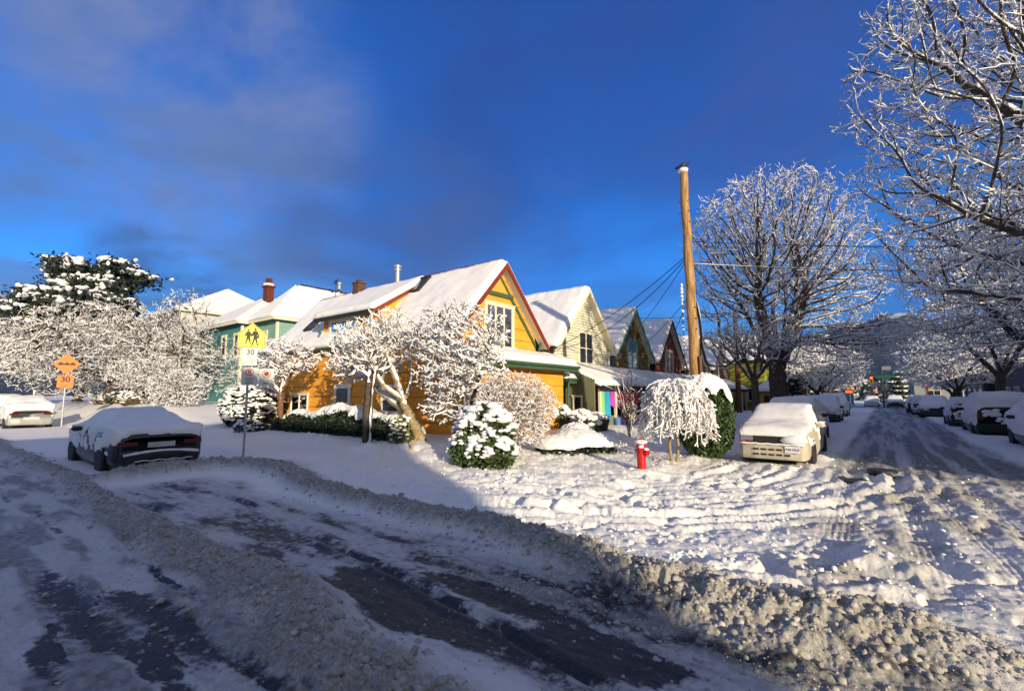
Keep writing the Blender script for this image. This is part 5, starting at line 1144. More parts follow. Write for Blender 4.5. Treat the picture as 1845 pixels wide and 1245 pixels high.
def car(style, name, label, loc, rz, paint, seed, thick=.16, patch=.55, group=None, plate=None, cat='car', side_snow=.5, rearlight=True, detail=True, ftype='rear'):
    st = SPEC[style]; root = thing(name, loc, label, cat, group, rz); half = []
    for (x, hw, zb, zt, ht) in st:
        half.append([(x, hw * .93, .20), (x, hw * .99, .34), (x, hw, .55), (x, hw * .995, min(.75, zb - .05)), (x, hw * .97, zb), (x, ht + (hw - ht) * .12, zt - .07 if zt - zb > .15 else zt - .03), (x, ht * .82, zt), (x, 0, zt + .015)])
    H = np.array(half); Mr = H[:, :-1][:, ::-1] * np.array([1, -1, 1]); full = np.concatenate([H, Mr], 1)          # +y side first
    G = cr(full, 72); G = np.swapaxes(cr(np.swapaxes(G, 0, 1), 61), 0, 1)                                        # (72, 61, 3)
    ns, nt = G.shape[:2]
    i = np.arange(ns - 1)[:, None]; j = np.arange(nt - 1)[None, :]; F = np.stack([i * nt + j, i * nt + j + 1, (i + 1) * nt + j + 1, (i + 1) * nt + j], -1).reshape(-1, 4)
    V = G.reshape(-1, 3)
    # end caps as fans squashed into quads
    caps = []
    for row in (0, ns - 1):
        for q in range(nt // 2): caps.append((row * nt + q, row * nt + q + 1, row * nt + nt - 2 - q, row * nt + nt - 1 - q))
    np_mesh('body', V, np.vstack([F, np.array(caps)]), paint, root)
    du = np.gradient(G, axis=0); dv = np.gradient(G, axis=1); Nn = np.cross(dv, du); Nn /= (np.linalg.norm(Nn, axis=2)[..., None] + 1e-9)
    if Nn[ns // 2, nt // 2, 2] < 0: Nn = -Nn
    # underside and wheels
    L2 = st[-1][0]; hwm = max(s[1] for s in st); bmb = MB(); bmb.box(st[0][0] + .12, L2 - .12, -hwm + .1, hwm - .1, .16, .5); bmb.build('underbody', BLACK, root, world=False)
    for x in (st[0][0] + .85, L2 - .85):
        for s in (-1, 1):
            M = Matrix.Translation((x, s * (hwm - .10), .31)) @ Matrix.Rotation(R_(90 * s), 4, 'X')
            w = MB(); w.lathe([(.20, -.12), (.30, -.12), (.315, -.09), (.315, .07), (.30, .11), (.22, .115)], 22, M); wo = w.build('wheel', BLACK, root, world=False, smooth=False)
            if detail:
                M2 = M @ Matrix.Diagonal((1, 1, -1, 1)); r = MB(); r.lathe([(.02, .118), (.07, .12), (.20, .095), (.21, .12), (.215, .10)], 18, M2); r.build('rim', STEEL, wo, world=False)
                a = MB(); a.tube([(x + .37 * math.cos(R_(q)), s * (hwm - .005), .31 + .36 * math.sin(R_(q))) for q in range(0, 181, 15)], .02, 5); a.build('wheel_arch', BLACK, root, world=False)
    # glass: patches of the body surface
    xs = G[:, 0, 0]
    def patch(nm, x0, x1, t0, t1, m, off=.008, parent=root):
        ii = np.nonzero((xs >= x0) & (xs <= x1))[0]; jj = np.arange(int(t0 * (nt - 1)), int(t1 * (nt - 1)) + 1)
        if len(ii) < 2: return
        P = (G + Nn * off)[np.ix_(ii, jj)]; a, b = P.shape[:2]; k = np.arange(a - 1)[:, None]; l = np.arange(b - 1)[None, :]
        return np_mesh(nm, P.reshape(-1, 3), np.stack([k * b + l, k * b + l + 1, (k + 1) * b + l + 1, (k + 1) * b + l], -1).reshape(-1, 4), m, parent)
    roof = max(s[3] for s in st); cab = [s[0] for s in st if s[3] > roof - .12]; gx = [s[0] for s in st if s[3] - s[2] > .15]
    tb, tt = 4.12 / 14, 5.0 / 14
    for (t0, t1) in ((tb, tt), (1 - tt, 1 - tb)):
        m_ = (min(gx) + max(gx)) / 2
        patch('side_window', min(gx) + .12, m_ - .04, t0, t1, GLASS); patch('side_window', m_ + .04, max(gx) - .1, t0, t1, GLASS)
    patch('windscreen', max(cab) + .08, max(gx) + .22, 5.6 / 14, 8.4 / 14, GLASS); 
    if style in ('coupe', 'sedan'): patch('rear_window', min(gx) - .1, min(cab) - .05, 5.6 / 14, 8.4 / 14, GLASS)
    # lamps, bumpers, plate, mirrors
    xr, xf_ = st[0][0], L2; hwr = st[1][1]; hwf = st[-2][1]
    TL_ = mat('tail_lamp_red', (.10, .005, .004), rough=.3); HL = mat('head_lamp', (.55, .56, .58), rough=.15); zr = st[0][2] - .02
    bp_ = BLACK if style in ('suv',) else paint
    for s in (-1, 1):
        l = MB()
        if style in ('coupe', 'sedan'): l.box(xr - .03, xr + .12, s * .45 if s > 0 else -.80, .80 if s > 0 else -.45, zr - .09, zr + .0)
        else: l.box(xr - .03, xr + .10, s * .62 if s > 0 else -.80, .80 if s > 0 else -.62, .72, 1.02)
        l.build('tail_lamp', TL_, root, world=False)
        l = MB(); l.box(xf_ - .10, xf_ + .03, .40 if s > 0 else -.74, .74 if s > 0 else -.40, st[-1][2] - .04, st[-1][2] + .11); l.build('head_lamp', HL, root, world=False)
    for x, hw in ((xr - .06, hwr), (xf_ + .06, hwf)):
        b = MB(); sgn = -1 if x < 0 else 1; pts = [(x - sgn * .25, -hw - .02, .42), (x - sgn * .05, -hw + .08, .42), (x, -hw * .5, .42), (x, hw * .5, .42), (x - sgn * .05, hw - .08, .42), (x - sgn * .25, hw + .02, .42)]
        vs = []; 
        for p in pts: vs += [(p[0], p[1], .22), (p[0] + sgn * .03, p[1], .30), (p[0] + sgn * .03, p[1], .52), (p[0] - sgn * .02, p[1], .58), (p[0] - sgn * .15, p[1], .58), (p[0] - sgn * .15, p[1], .22)]
        fs = [(6 * a + c, 6 * a + (c + 1) % 6, 6 * a + 6 + (c + 1) % 6, 6 * a + 6 + c) for a in range(5) for c in range(6)]; b.add(vs, fs); b.add([vs[c] for c in range(6)], [tuple(range(6))]); b.add([vs[30 + c] for c in range(6)], [tuple(range(6))])
        b.build('bumper', bp_, root, world=False)
    g = MB(); g.box(xf_ - .02, xf_ + .012, -.36, .36, st[-1][2] - .10, st[-1][2] + .04); g.build('grille', BLACK, root, world=False)
    for s in (-1, 1):
        x = max(gx) - .35; m = MB(); m.blob((x, s * (hwm + .10), st[6][2] + .06), (.07, .11, .075), 2, .03); m.tube([(x + .02, s * (hwm - .03), st[6][2]), (x, s * (hwm + .06), st[6][2] + .04)], .02, 5); mo = m.build('mirror', paint, root, world=False, smooth=True)
        MB().blob((x, s * (hwm + .10), st[6][2] + .14), (.09, .12, .04), 1, .1).build('snow_cover', SNOWF, mo, world=False, smooth=True)
    if style in ('suv', 'hatch'):
        rg = np.random.default_rng(seed + 40); n = 46; zt_ = st[0][3]; y_ = rg.uniform(-.7, .7, n); z_ = rg.uniform(.52, zt_ + .02, n) ** 1.0; xx = xr - .02 + np.where(z_ < .58, -.07, 0)
        keep = fbm(y_ * 2 + seed, z_ * 3, seed, 2) > .47; S_ = rg.uniform(.03, .13, n); V_, F_ = lumps(np.column_stack([xx, y_, z_])[keep], np.column_stack([S_ * .22, S_ * 1.3, S_ * .8])[keep], rg, 2, .2)
        np_mesh('snow_patch', V_, F_, SNOWF, root)['kind'] = 'stuff'
    # snow: a thick sheet on top, ragged patches down the sides
    U = G[..., 0]; Wv = G[..., 1] + G[..., 2]
    nz = Nn[..., 2]; low = fbm(U * 2.2 + seed, Wv * 2.2 + seed, seed, 4); med = fbm(U * 6 + seed, Wv * 6, seed + 1, 4)
    sg = np.linspace(-1, 1, nt)[None, :]
    top = sstep(.42, .68, nz + .25 * (med - .5))
    zrel = np.clip((G[..., 2] - .45) / .55, 0, 1)
    sp = sstep(1 - side_snow, 1 - side_snow + .05, low * .75 + med * .4 + .18 * zrel - .05) * sstep(.42, .6, G[..., 2]) * .035
    T = thick * top * (.75 + .6 * (low - .3)) + sp * (1 - top) + top * .03 * (med - .5)
    # thin towards both ends
    endf = sstep(xs.min() + .0, xs.min() + .22, U) * sstep(xs.max() - .0, xs.max() - .22, U); T = T * (.25 + .75 * endf)
    P = G + Nn * T[..., None] * np.array([.8, .8, 1.0]); P[..., 2] += T * .15
    ok = (T > .009); q = ok[:-1, :-1] | ok[1:, :-1] | ok[1:, 1:] | ok[:-1, 1:]
    P = np.where(ok[..., None], P, G + Nn * .001 - Nn * .004)
    Fq = F.reshape(ns - 1, nt - 1, 4)[q]; ids = np.unique(Fq); mp = np.zeros(ns * nt, int); mp[ids] = np.arange(len(ids))
    o = np_mesh('snow_cover', P.reshape(-1, 3)[ids], mp[Fq], SNOW, root); o['kind'] = 'stuff'
    return root, st
def text(s, size, M, m, parent, name='lettering', ext=.002, align='CENTER', bold=0.0):
    cu = bpy.data.curves.new(name, 'FONT'); cu.body = s; cu.size = size; cu.extrude = ext; cu.align_x = align; cu.align_y = 'CENTER'; cu.offset = bold; cu.space_line = .95
    t = bpy.data.objects.new('tmp_text', cu); col.objects.link(t); bpy.context.view_layer.update()
    me = bpy.data.meshes.new_from_object(t.evaluated_get(bpy.context.evaluated_depsgraph_get())); bpy.data.objects.remove(t); me.name = name; me.materials.clear(); me.materials.append(m)
    me.transform(M); o = bpy.data.objects.new(name, me); col.objects.link(o); o.parent = parent; return o
INK = mat('sign_black', (.012, .012, .012), rough=.6)
def build_cars():
    NAVY = mat('midnight_paint', (.008, .009, .014), rough=.22, noise=.2, spec=.7); SILV = mat('silver_paint', (.42, .42, .41), rough=.35, metal=.3, noise=.06); TAN = mat('tan_paint', (.50, .46, .36), rough=.4, noise=.08)
    BURG = mat('burgundy_paint', (.16, .008, .012), rough=.3); GRAPH = mat('graphite_paint', (.02, .021, .024), rough=.25); BEIGE = mat('beige_paint', (.5, .42, .3), rough=.35); PBLUE = mat('pale_blue_paint', (.25, .34, .42), rough=.35); WHT = mat('white_car_paint', (.6, .6, .6), rough=.35)
    r, st = car('coupe', 'parked_car', 'dark coupe under smooth snow, seen from behind, parked beside the ploughed ridge', (-15.35, 3.75, -.03), R_(180), NAVY, 3, thick=.13, side_snow=.50); r.scale = (1, 1, .93)
    # snow lines lying on the coupe's rear bumper, plate
    m = MB(); m.box(-2.30, -2.27, -.26, .26, .64, .76); m.build('licence_plate', mat('plate_white', (.5, .5, .5)), r, world=False)
    s = MB(); s.tube([(-2.34, -.83 + 1.66 * k / 20 * .86 + .1, .47 + .085 * math.sin(k / 20 * math.pi * .9 + .15)) for k in range(21)], [.02 + .018 * (vnoise(k * .7, 0, 5)) for k in range(21)], 7); s.build('snow_line', SNOWF, r, world=False, smooth=True)
    s = MB(); s.tube([(-2.36, -.6 + 1.1 * k / 14, .335 + .012 * math.sin(k * 1.7)) for k in range(15)], .012, 6); s.build('snow_line', SNOWF, r, world=False, smooth=True)
    # tan wagon seen from the front
    r, st = car('wagon', 'parked_car', 'tan station wagon, nose to the camera, roof and windscreen under one sheet of snow', (-2.27, 15.45, -.02), R_(-90), TAN, 5, thick=.11, side_snow=.30, cat='car'); r.scale = (1, .94, .93)
    xf_ = 2.2
    g = MB(); g.box(xf_ - .03, xf_ + .03, -.62, .30, .62, .80); g.build('grille_panel', BLACK, r, world=False)
    g = MB()
    for z in (.33, .46):
        for k in range(5): g.box(xf_ + .06, xf_ + .102, -.42 + k * .18, -.42 + k * .18 + .13, z - .02, z + .025)
    g.build('bumper_slot', BLACK, r, world=False)
    p = MB(); p.box(xf_ + .10, xf_ + .115, .32, .66, .40, .57); pl = p.build('licence_plate', mat('plate_white2', (.72, .72, .72)), r, world=False)
    M = Matrix.Translation((xf_ + .118, .49, .485)) @ Matrix.Rotation(R_(90), 4, 'Z') @ Matrix.Rotation(R_(90), 4, 'X'); text('938 MLR', .085, M, mat('plate_blue', (.03, .05, .25)), pl)
    h = MB(); h.box(xf_ - .01, xf_ + .05, -.72, -.42, .68, .80); h.build('head_lamp', CHROME, r, world=False); h = MB(); h.box(xf_ - .01, xf_ + .05, -.74, -.42, .60, .665); h.build('indicator_lamp', mat('amber_lamp', (.35, .03, .02), rough=.3), r, world=False)
    s = MB(); s.blob((xf_ + .03, .52, .72), (.12, .30, .12), 3, .06); s.build('snow_lump', SNOWF, r, world=False, smooth=True)
    s = MB(); s.tube([(xf_ + .07, -.75 + 1.5 * k / 16, .60 + .008 * math.sin(k * 2)) for k in range(17)], .024, 7); s.build('snow_line', SNOWF, r, world=False, smooth=True)
    car('sedan', 'parked_car', 'burgundy sedan almost buried in snow right behind the tan wagon', (-2.7, 20.7, .02), R_(-90), BURG, 8, thick=.2, side_snow=.75)
    car('sedan', 'parked_car', 'silver sedan with a snow-loaded boot at the left edge of the view', (-36.9, 4.2, .02), R_(180), SILV, 9, thick=.24, side_snow=.55)
    p = MB(); r2 = [o for o in col.objects if o.get('label', '').startswith('silver sedan')][0]; p.box(-2.42, -2.40, -.30, .30, .46, .60); p.build('licence_plate', mat('plate_white', (.5, .5, .5)), r2, world=False)
    a = MB(); a.tube([(.2, -.3, 1.5), (-.05, -.3, 1.95)], [.02, .035], 6); a.build('aerial', SNOWF, r2, world=False)
    car('hatch', 'parked_car', 'beige car glimpsed beyond the silver sedan, topped with warm lit snow', (-44.6, 4.0, .02), R_(180), BEIGE, 10, thick=.25, side_snow=.6)
    car('hatch', 'parked_car', 'snowy hatchback third in the left row behind the burgundy sedan', (-3.1, 36.3, .02), R_(-90), GRAPH, 11, thick=.2, side_snow=.6)
    car('suv', 'parked_car', 'snowy tall car fourth in the left row, near the walking person', (-3.3, 46.5, .02), R_(-90), WHT, 12, thick=.2, side_snow=.5)
    car('suv', 'parked_car', 'black sport utility car with snow plastered on its tailgate on the right', (3.72, 29.2, .02), R_(90), GRAPH, 13, thick=.16, side_snow=.48)
    car('hatch', 'parked_car', 'dark hatchback just ahead of the black sport utility car', (3.45, 35.4, .02), R_(90), GRAPH, 14, thick=.12, side_snow=.45)
    car('sedan', 'parked_car', 'car cut by the right edge of the view, thickly covered in snow', (4.12, 21.5, .02), R_(90), GRAPH, 15, thick=.25, side_snow=.65)
    car('sedan', 'parked_car', 'black sedan under a rounded snow hood ahead of the dark hatchback', (2.95, 49.8, .02), R_(-90), GRAPH, 16, thick=.22, side_snow=.4)
    car('hatch', 'parked_car', 'snow-splashed dark car beyond the black sedan on the right', (2.7, 56.0, .02), R_(90), SILV, 17, thick=.2, side_snow=.6)
    car('hatch', 'parked_car', 'farthest parked car of the right row near the crossing', (2.5, 62.0, .02), R_(90), GRAPH, 18, thick=.15, side_snow=.5)
    car('suv', 'moving_car', 'pale blue sport utility car waiting at the far crossing', (1.1, 86.5, .02), R_(-90), PBLUE, 19, thick=.04, side_snow=.1)
    car('sedan', 'moving_car', 'low snowy car left of the pale blue one at the crossing', (-1.6, 90, .02), R_(-90), WHT, 20, thick=.2, side_snow=.6)
build_cars()

# ------------------------------------------------------------------ signs, hydrant, poles, wires
def rounded(w, h, r, n=5):
    pts = []
    for cx_, cy_, a0 in ((w / 2 - r, h / 2 - r, 0), (-w / 2 + r, h / 2 - r, 90), (-w / 2 + r, -h / 2 + r, 180), (w / 2 - r, -h / 2 + r, 270)):
        for k in range(n + 1): a = R_(a0 + 90 * k / n); pts.append((cx_ + r * math.cos(a), cy_ + r * math.sin(a)))
    return pts
def plate(pts, M, d0, d1, m, parent, name):
    """flat shape in the local x-z plane of M, from depth d0 to d1 (towards the viewer is -y)"""
    b = MB(); b.prism([tuple(M @ Vector((x, -d0, z))) for x, z in pts], tuple((M.to_3x3() @ Vector((0, -(d1 - d0), 0))))); return b.build(name, m, parent)
def disc(r, n=28, cx_=0, cz=0): return [(cx_ + r * math.cos(2 * math.pi * k / n), cz + r * math.sin(2 * math.pi * k / n)) for k in range(n)]
def tmat(M, x, z, d): return M @ Matrix.Translation((x, -d, z)) @ Matrix.Rotation(R_(90), 4, 'X')
def build_street():
    # school crossing post
    bx, by = -13.28, 5.62; face = math.atan2(-by, -bx)            # faces the camera side of the street
    t = thing('sign_post', (bx, by, .1), 'steel post with a yellow school crossing pentagon and three white plates', 'street sign')
    mb = MB(); mb.box(bx - .03, bx + .03, by - .02, by + .02, -.1, 3.65); ob = mb.build('post', STEEL, t)
    M = Matrix.Translation((bx, by, 0)) @ Matrix.Rotation(R_(62), 4, 'Z')   # local -y is the face normal
    YG_ = mat('sign_yellow', (.88, .80, .015), rough=.45, noise=.03); OR = mat('sign_orange', (.85, .17, .008), rough=.5, noise=.03); RD = mat('sign_red', (.62, .015, .012), rough=.45); WS = mat('sign_white', (.78, .78, .72), rough=.5, noise=.03)
    cz = 3.28; cx0 = .05
    pent = [(0, .37), (.32, .09), (.32, -.30), (-.32, -.30), (-.32, .09)]
    p = plate([(x + cx0, z + cz) for x, z in pent], M, .04, .046, YG_, t, 'school_sign')
    for k in range(5):
        a = Vector(pent[k]) * .93; b = Vector(pent[(k + 1) % 5]) * .93; d = (b - a).normalized(); n = Vector((-d.y, d.x)) * .008
        plate([(cx0 + q.x, cz + q.y) for q in (a - n, a + n, b + n, b - n)], M, .047, .0475 + .0003 * k, INK, p, 'border_line')
    def fig(ox, flip, s, skirt):
        f = lambda pts: [(cx0 + ox + (-x if flip else x) * s, cz + z * s) for x, z in pts]
        plate(disc(.034 * s, 14, cx0 + ox, cz + .215 * s), M, .047, .049, INK, p, 'pictogram')
        body = [(-.05, .17), (.04, .175), (.075, .12), (.12, .02), (.09, .0), (.05, .07), (.05, -.02), (.075, -.10) if skirt else (.05, -.06), (.07, -.18), (.10, -.25), (.065, -.26), (.035, -.18), (.0, -.08), (-.03, -.17), (-.055, -.26), (-.095, -.255), (-.065, -.16), (-.06, -.10) if skirt else (-.045, -.06), (-.045, .03), (-.10, .02), (-.14, -.005), (-.15, .02), (-.10, .06)]
        plate(f(body), M, .047, .049, INK, p, 'pictogram')
    fig(-.09, False, .78, True); fig(.07, False, .92, False)
    plate([(cx0 + x, cz + z) for x, z in ((.12, .03), (.165, .0), (.15, -.05), (.10, -.03))], M, .0492, .0505, INK, p, 'pictogram')
    def wplate(cx_, cz_, w, h, nm): return plate([(x + cx_, z + cz_) for x, z in rounded(w, h, .03)], M, .04, .046, WS, t, nm)
    p30 = wplate(.02, 2.74, .34, .46, 'speed_plate'); text('30', .19, tmat(M, .03, 2.86, .048), INK, p30, bold=.004); text('km/h\nWHEN\nCHILDREN\nON STREET', .062, tmat(M, .02, 2.66, .048), INK, p30)
    pp = wplate(-.02 + .06, 2.22, .37, .47, 'parking_plate'); x0 = .04
    def ring(cx_, cz_, r, par):
        b = MB(); vs = []; n = 28
        for k in range(n):
            a = 2 * math.pi * k / n
            for (rr, d) in ((r, .047), (r, .049), (r * .8, .049), (r * .8, .047)): vs.append(tuple(M @ Vector((cx_ + rr * math.cos(a), -d, cz_ + rr * math.sin(a)))))
        b.add(vs, [(4 * k + c, 4 * k + (c + 1) % 4, 4 * ((k + 1) % n) + (c + 1) % 4, 4 * ((k + 1) % n) + c) for k in range(n) for c in range(4)]); b.build('prohibition_ring', RD, par)
        q = r * .85; c_, s_ = math.cos(R_(-45)), math.sin(R_(-45)); n_ = (.011 * -s_, .011 * c_)
        plate([(cx_ - q * c_ + n_[0], cz_ - q * s_ + n_[1]), (cx_ - q * c_ - n_[0], cz_ - q * s_ - n_[1]), (cx_ + q * c_ - n_[0], cz_ + q * s_ - n_[1]), (cx_ + q * c_ + n_[0], cz_ + q * s_ + n_[1])], M, .0515, .053, RD, par, 'prohibition_bar')
    text('P', .15, tmat(M, x0, 2.335, .049), INK, pp, bold=.003); ring(x0, 2.335, .095, pp); text('EXCEPT\nWITH\nPERMIT', .062, tmat(M, x0, 2.10, .048), mat('sign_green_ink', (.05, .09, .04)), pp)
    ps = wplate(.44, 2.20, .34, .46, 'no_stopping_plate'); plate(disc(.062, 8, .44, 2.30), M, .047, .050, INK, ps, 'pictogram'); ring(.44, 2.30, .11, ps)
    plate([(.35, 2.03), (.40, 2.06), (.40, 2.05), (.48, 2.05), (.48, 2.035), (.40, 2.035), (.40, 2.02)], M, .047, .049, mat('sign_green_ink', (.05, .09, .04)), ps, 'arrow')
    # orange bump sign far left
    bx, by = -35.1, 5.45; t = thing('sign_post', (bx, by, .6), 'steel post with an orange bump diamond above an orange 30 plate', 'street sign'); zb = 3.42
    MB().tube([(bx, by, .0), (bx, by, 3.9)], .035, 8).build('post', STEEL, t)
    M = Matrix.Translation((bx, by, 0)) @ Matrix.Rotation(R_(66), 4, 'Z')
    p = plate([(0, zb + .58), (.58, zb), (0, zb - .58), (-.58, zb)], M, .05, .06, OR, t, 'bump_sign')
    hump = [(-.37, zb - .06), (-.37, zb - .02)] + [(-.37 + .74 * k / 40, zb - .02 + .11 * abs(math.sin(math.pi * 3 * k / 40)) ** .7) for k in range(41)] + [(.37, zb - .06)]
    plate(hump, M, .061, .066, INK, p, 'pictogram')
    p = plate([(x, z + 2.47) for x, z in rounded(.68, .68, .05)], M, .05, .06, OR, t, 'speed_plate'); text('30', .40, tmat(M, 0, 2.57, .063), INK, p, bold=.012); text('km/h', .14, tmat(M, 0, 2.24, .063), INK, p)
    # hydrant
    x, y = -4.3, 10.12; z = gz(x, y) - .05; t = thing('fire_hydrant', (x, y, z), 'red fire hydrant standing in trampled snow beside the weeping tree', 'hydrant'); RP = mat('hydrant_red', (.50, .012, .012), rough=.35, noise=.15, nscale=12)
    b = MB(); b.lathe([(.095, 0), (.095, .26), (.103, .27), (.103, .30), (.105, .31), (.105, .48), (.125, .485), (.125, .51), (.11, .52), (.095, .59), (.07, .65), (.035, .66), (.035, .70), (.0, .70)], 20, Matrix.Translation((x, y, z))); b.build('barrel', RP, t, smooth=False)
    dr = Vector((.75, -.30, 0)).normalized(); dl = Vector((.35, -.93, 0))
    for nm, d, h, r, l in (('hose_nozzle', dr, .40, .052, .20), ('hose_nozzle', dl, .46, .042, .17), ('pumper_nozzle', -dr, .42, .05, .14)):
        q = Vector((x, y, z + h)); n = MB(); n.tube([q + d * .08, q + d * (l - .05)], r, 12); n.tube([q + d * (l - .05), q + d * l], r * 1.2, 8); n.tube([q + d * l, q + d * (l + .03)], r * .35, 5); o = n.build(nm, RP, t)
        MB().blob(tuple(q + d * (l - .05) + Vector((0, 0, r + .015))), (.06, .06, .035), 2, .08).build('snow_cover', SNOWF, o, smooth=True)
    MB().blob((x - .01, y, z + .61), (.135, .135, .055), 3, .05).build('snow_cover', SNOWF, t, smooth=True)
    # wooden stake
    t = thing('wooden_stake', (-10.0, 8.35, 0), 'pale wooden stake leaning in the snow by the leaning garden tree', 'stake'); MB().tube([(-10.12, 8.35, -.1), (-9.75, 8.5, .80)], .028, 6).build('stake', mat('raw_wood', (.55, .33, .14), rough=.8), t)
    # black bin with a snow lid, tub beside it
    x, y = -8.8, 16.75; t = thing('garden_bin', (x, y, .1), 'black round bin with a fat disc of snow on top by the hanging cloths', 'bin')
    MB().lathe([(.30, .1), (.34, .5), (.40, .75), (.42, .76), (.42, .80), (.36, .80)], 20, Matrix.Translation((x, y, 0))).build('tub', BLACK, t, smooth=False)
    MB().lathe([(.40, .80), (.43, .84), (.42, .92), (.32, .98), (.1, 1.01), (.0, 1.01)], 20, Matrix.Translation((x, y, .002))).build('snow_cover', SNOW, t, smooth=True)
    # coloured cloths hanging under the porch eave
    cols = [(.25, .62, .03), (.02, .35, .55), (.35, .06, .40), (.60, .01, .03), (.55, .02, .02), (.03, .25, .55), (.30, .02, .20), (.10, .55, .25)]
    def cloth(y0, y1, z0, z1, seed, label, pal, x=-9.42, sag=.0):
        m = bpy.data.materials.new('tie_dye_cloth'); m.use_nodes = True; nt = m.node_tree; b = nt.nodes['Principled BSDF']; b.inputs['Roughness'].default_value = .8; L = nt.links.new
        tc = nt.nodes.new('ShaderNodeTexCoord'); mp = nt.nodes.new('ShaderNodeMapping'); mp.inputs['Scale'].default_value = (1, 1, .45); L(tc.outputs['Generated'], mp.inputs[0]); n = nt.nodes.new('ShaderNodeTexNoise'); n.inputs['Scale'].default_value = 1.6; n.inputs['Distortion'].default_value = 1.0; L(mp.outputs[0], n.inputs[0])
        sp_ = nt.nodes.new('ShaderNodeSeparateXYZ'); L(tc.outputs['Generated'], sp_.inputs[0]); ad = nt.nodes.new('ShaderNodeMath'); ad.operation = 'MULTIPLY_ADD'; L(n.outputs[0], ad.inputs[0]); ad.inputs[1].default_value = .5; L(sp_.outputs[1], ad.inputs[2])
        sb = nt.nodes.new('ShaderNodeMath'); sb.operation = 'SUBTRACT'; L(ad.outputs[0], sb.inputs[0]); sb.inputs[1].default_value = .25
        r = nt.nodes.new('ShaderNodeValToRGB'); cr_ = r.color_ramp; cr_.elements[0].color = pal[0] + (1,); cr_.elements[1].color = pal[-1] + (1,)
        for k, c in enumerate(pal[1:-1]): e = cr_.elements.new((k + 1) / (len(pal) - 1)); e.color = c + (1,)
        L(sb.outputs[0], r.inputs[0]); L(r.outputs[0], b.inputs['Base Color'])
        Y_, Z_ = np.meshgrid(np.linspace(0, 1, 60), np.linspace(0, 1, 20)); yy = y0 + (y1 - y0) * Y_; zz = z0 + (z1 - z0) * Z_ - sag * np.sin(Y_ * math.pi) * .5
        zz = zz - (1 - Z_) * .18 * (vnoise(yy * 3, yy * 0, seed)); xx = x + .06 * np.sin(yy * 14 + 2 * vnoise(yy * 2, zz, seed)) * (1.1 - Z_)
        V = np.stack([xx, yy, zz], -1).reshape(-1, 3); i = np.arange(19)[:, None]; j = np.arange(59)[None, :]; o = np_mesh('hanging_cloth', V, np.stack([i * 60 + j, i * 60 + j + 1, (i + 1) * 60 + j + 1, (i + 1) * 60 + j], -1).reshape(-1, 4), m)
        s = o.modifiers.new('thickness', 'SOLIDIFY'); s.thickness = .008; tag(o, label, 'cloth', 'tie-dyed cloths hung on the porch')
    cloth(18.15, 18.95, .75, 1.95, 1, 'long lime and turquoise cloth hanging at the left end of the porch', [cols[0], cols[1], cols[5]])
    cloth(19.0, 22.2, 1.35, 1.95, 2, 'purple to scarlet cloth draped along the porch eave', [cols[2], (.55, .05, .35), cols[3], cols[4]])
    cloth(23.3, 26.8, 1.2, 1.95, 3, 'scarlet cloth on the second porch, behind the bare shoots', [cols[4], cols[3], cols[6], cols[4]])
    cloth(22.3, 24.3, .75, 1.5, 4, 'aqua and green cloth hanging lower between the two porches', [cols[1], cols[7], cols[0], cols[7]], x=-9.3)
    cloth(19.3, 22.5, .15, .78, 5, 'deep blue and magenta cloth laid over the porch rail', [cols[5], cols[2], cols[5], cols[6], (.6, .05, .15)], x=-9.3)
    # power pole, crow, wires
    A = Vector((-4.5, 15.0, 0)); B = Vector((-4.5, 14.42, 8.62)); POLE = mat('pole_wood', (.17, .09, .035), rough=.9, color2=(.56, .35, .15), nscale=7, bump=.9, bscale=22, streak=(4, 4, .22))
    t = thing('power_pole', tuple(A), 'tall leaning golden wooden power pole behind the big rounded bush', 'utility pole')
    mb = MB(); n = 26; mb.tube([A + (B - A) * k / n + Vector((.012 * math.sin(k * 1.3), .01 * math.cos(k), 0)) for k in range(n + 1)], [.175 - .055 * k / n for k in range(n + 1)], 16); mb.build('pole', POLE, t, smooth=True)
    at = lambda z: A + (B - A) * (z / 8.62)
    mb = MB()
    for z in np.arange(2.4, 8.2, .33):
        for a in (0.2, 2.2, -1.9):
            if (int(z * 10) + int(a * 10)) % 3: continue
            q = at(z) + Vector((math.cos(a - .8), math.sin(a - .8), 0)) * .17; mb.blob(tuple(q), .022, 1, .1)
    mb.build('bolt', BLACK, t)['kind'] = 'stuff'
    MB().blob(tuple(B + Vector((0, 0, .05))), (.15, .15, .10), 3, .06).build('snow_cap', SNOWF, t, smooth=True)
    q = MB(); q.tube([at(2.0) + Vector((.19, -.1, 0)), at(2.9) + Vector((.19, -.1, 0))], .05, 8); q.box(-4.22, -4.05, 14.7, 14.9, 2.0, 2.4); q.build('junction_box', mat('junction_brown', (.14, .07, .04)), t)
    q = MB(); p0 = at(5.1) + Vector((-.22, -.12, 0)); q.tube([p0 + Vector((0, 0, -.14 * k)) + Vector((.01 * (k % 2), 0, 0)) for k in range(24)], .014, 5); q.build('guy_cable', BLACK, t)
    q = MB()
    for k in range(24): 
        if random.random() < (.75 if k < 9 else .35): q.blob(tuple(p0 + Vector((0, 0, -.115 * k))), (.03 + .03 * random.random(), .035, .07 if k < 9 else .03), 1, .3)
    q.build('snow_cover', SNOWF, t, smooth=True)['kind'] = 'stuff'
    # crow
    c = B + Vector((-.05, 0, .12)); t = thing('crow', tuple(c), 'black crow perched on the very top of the wooden power pole', 'bird'); m = MB(); CR = mat('crow_black', (.008, .008, .01), rough=.5)
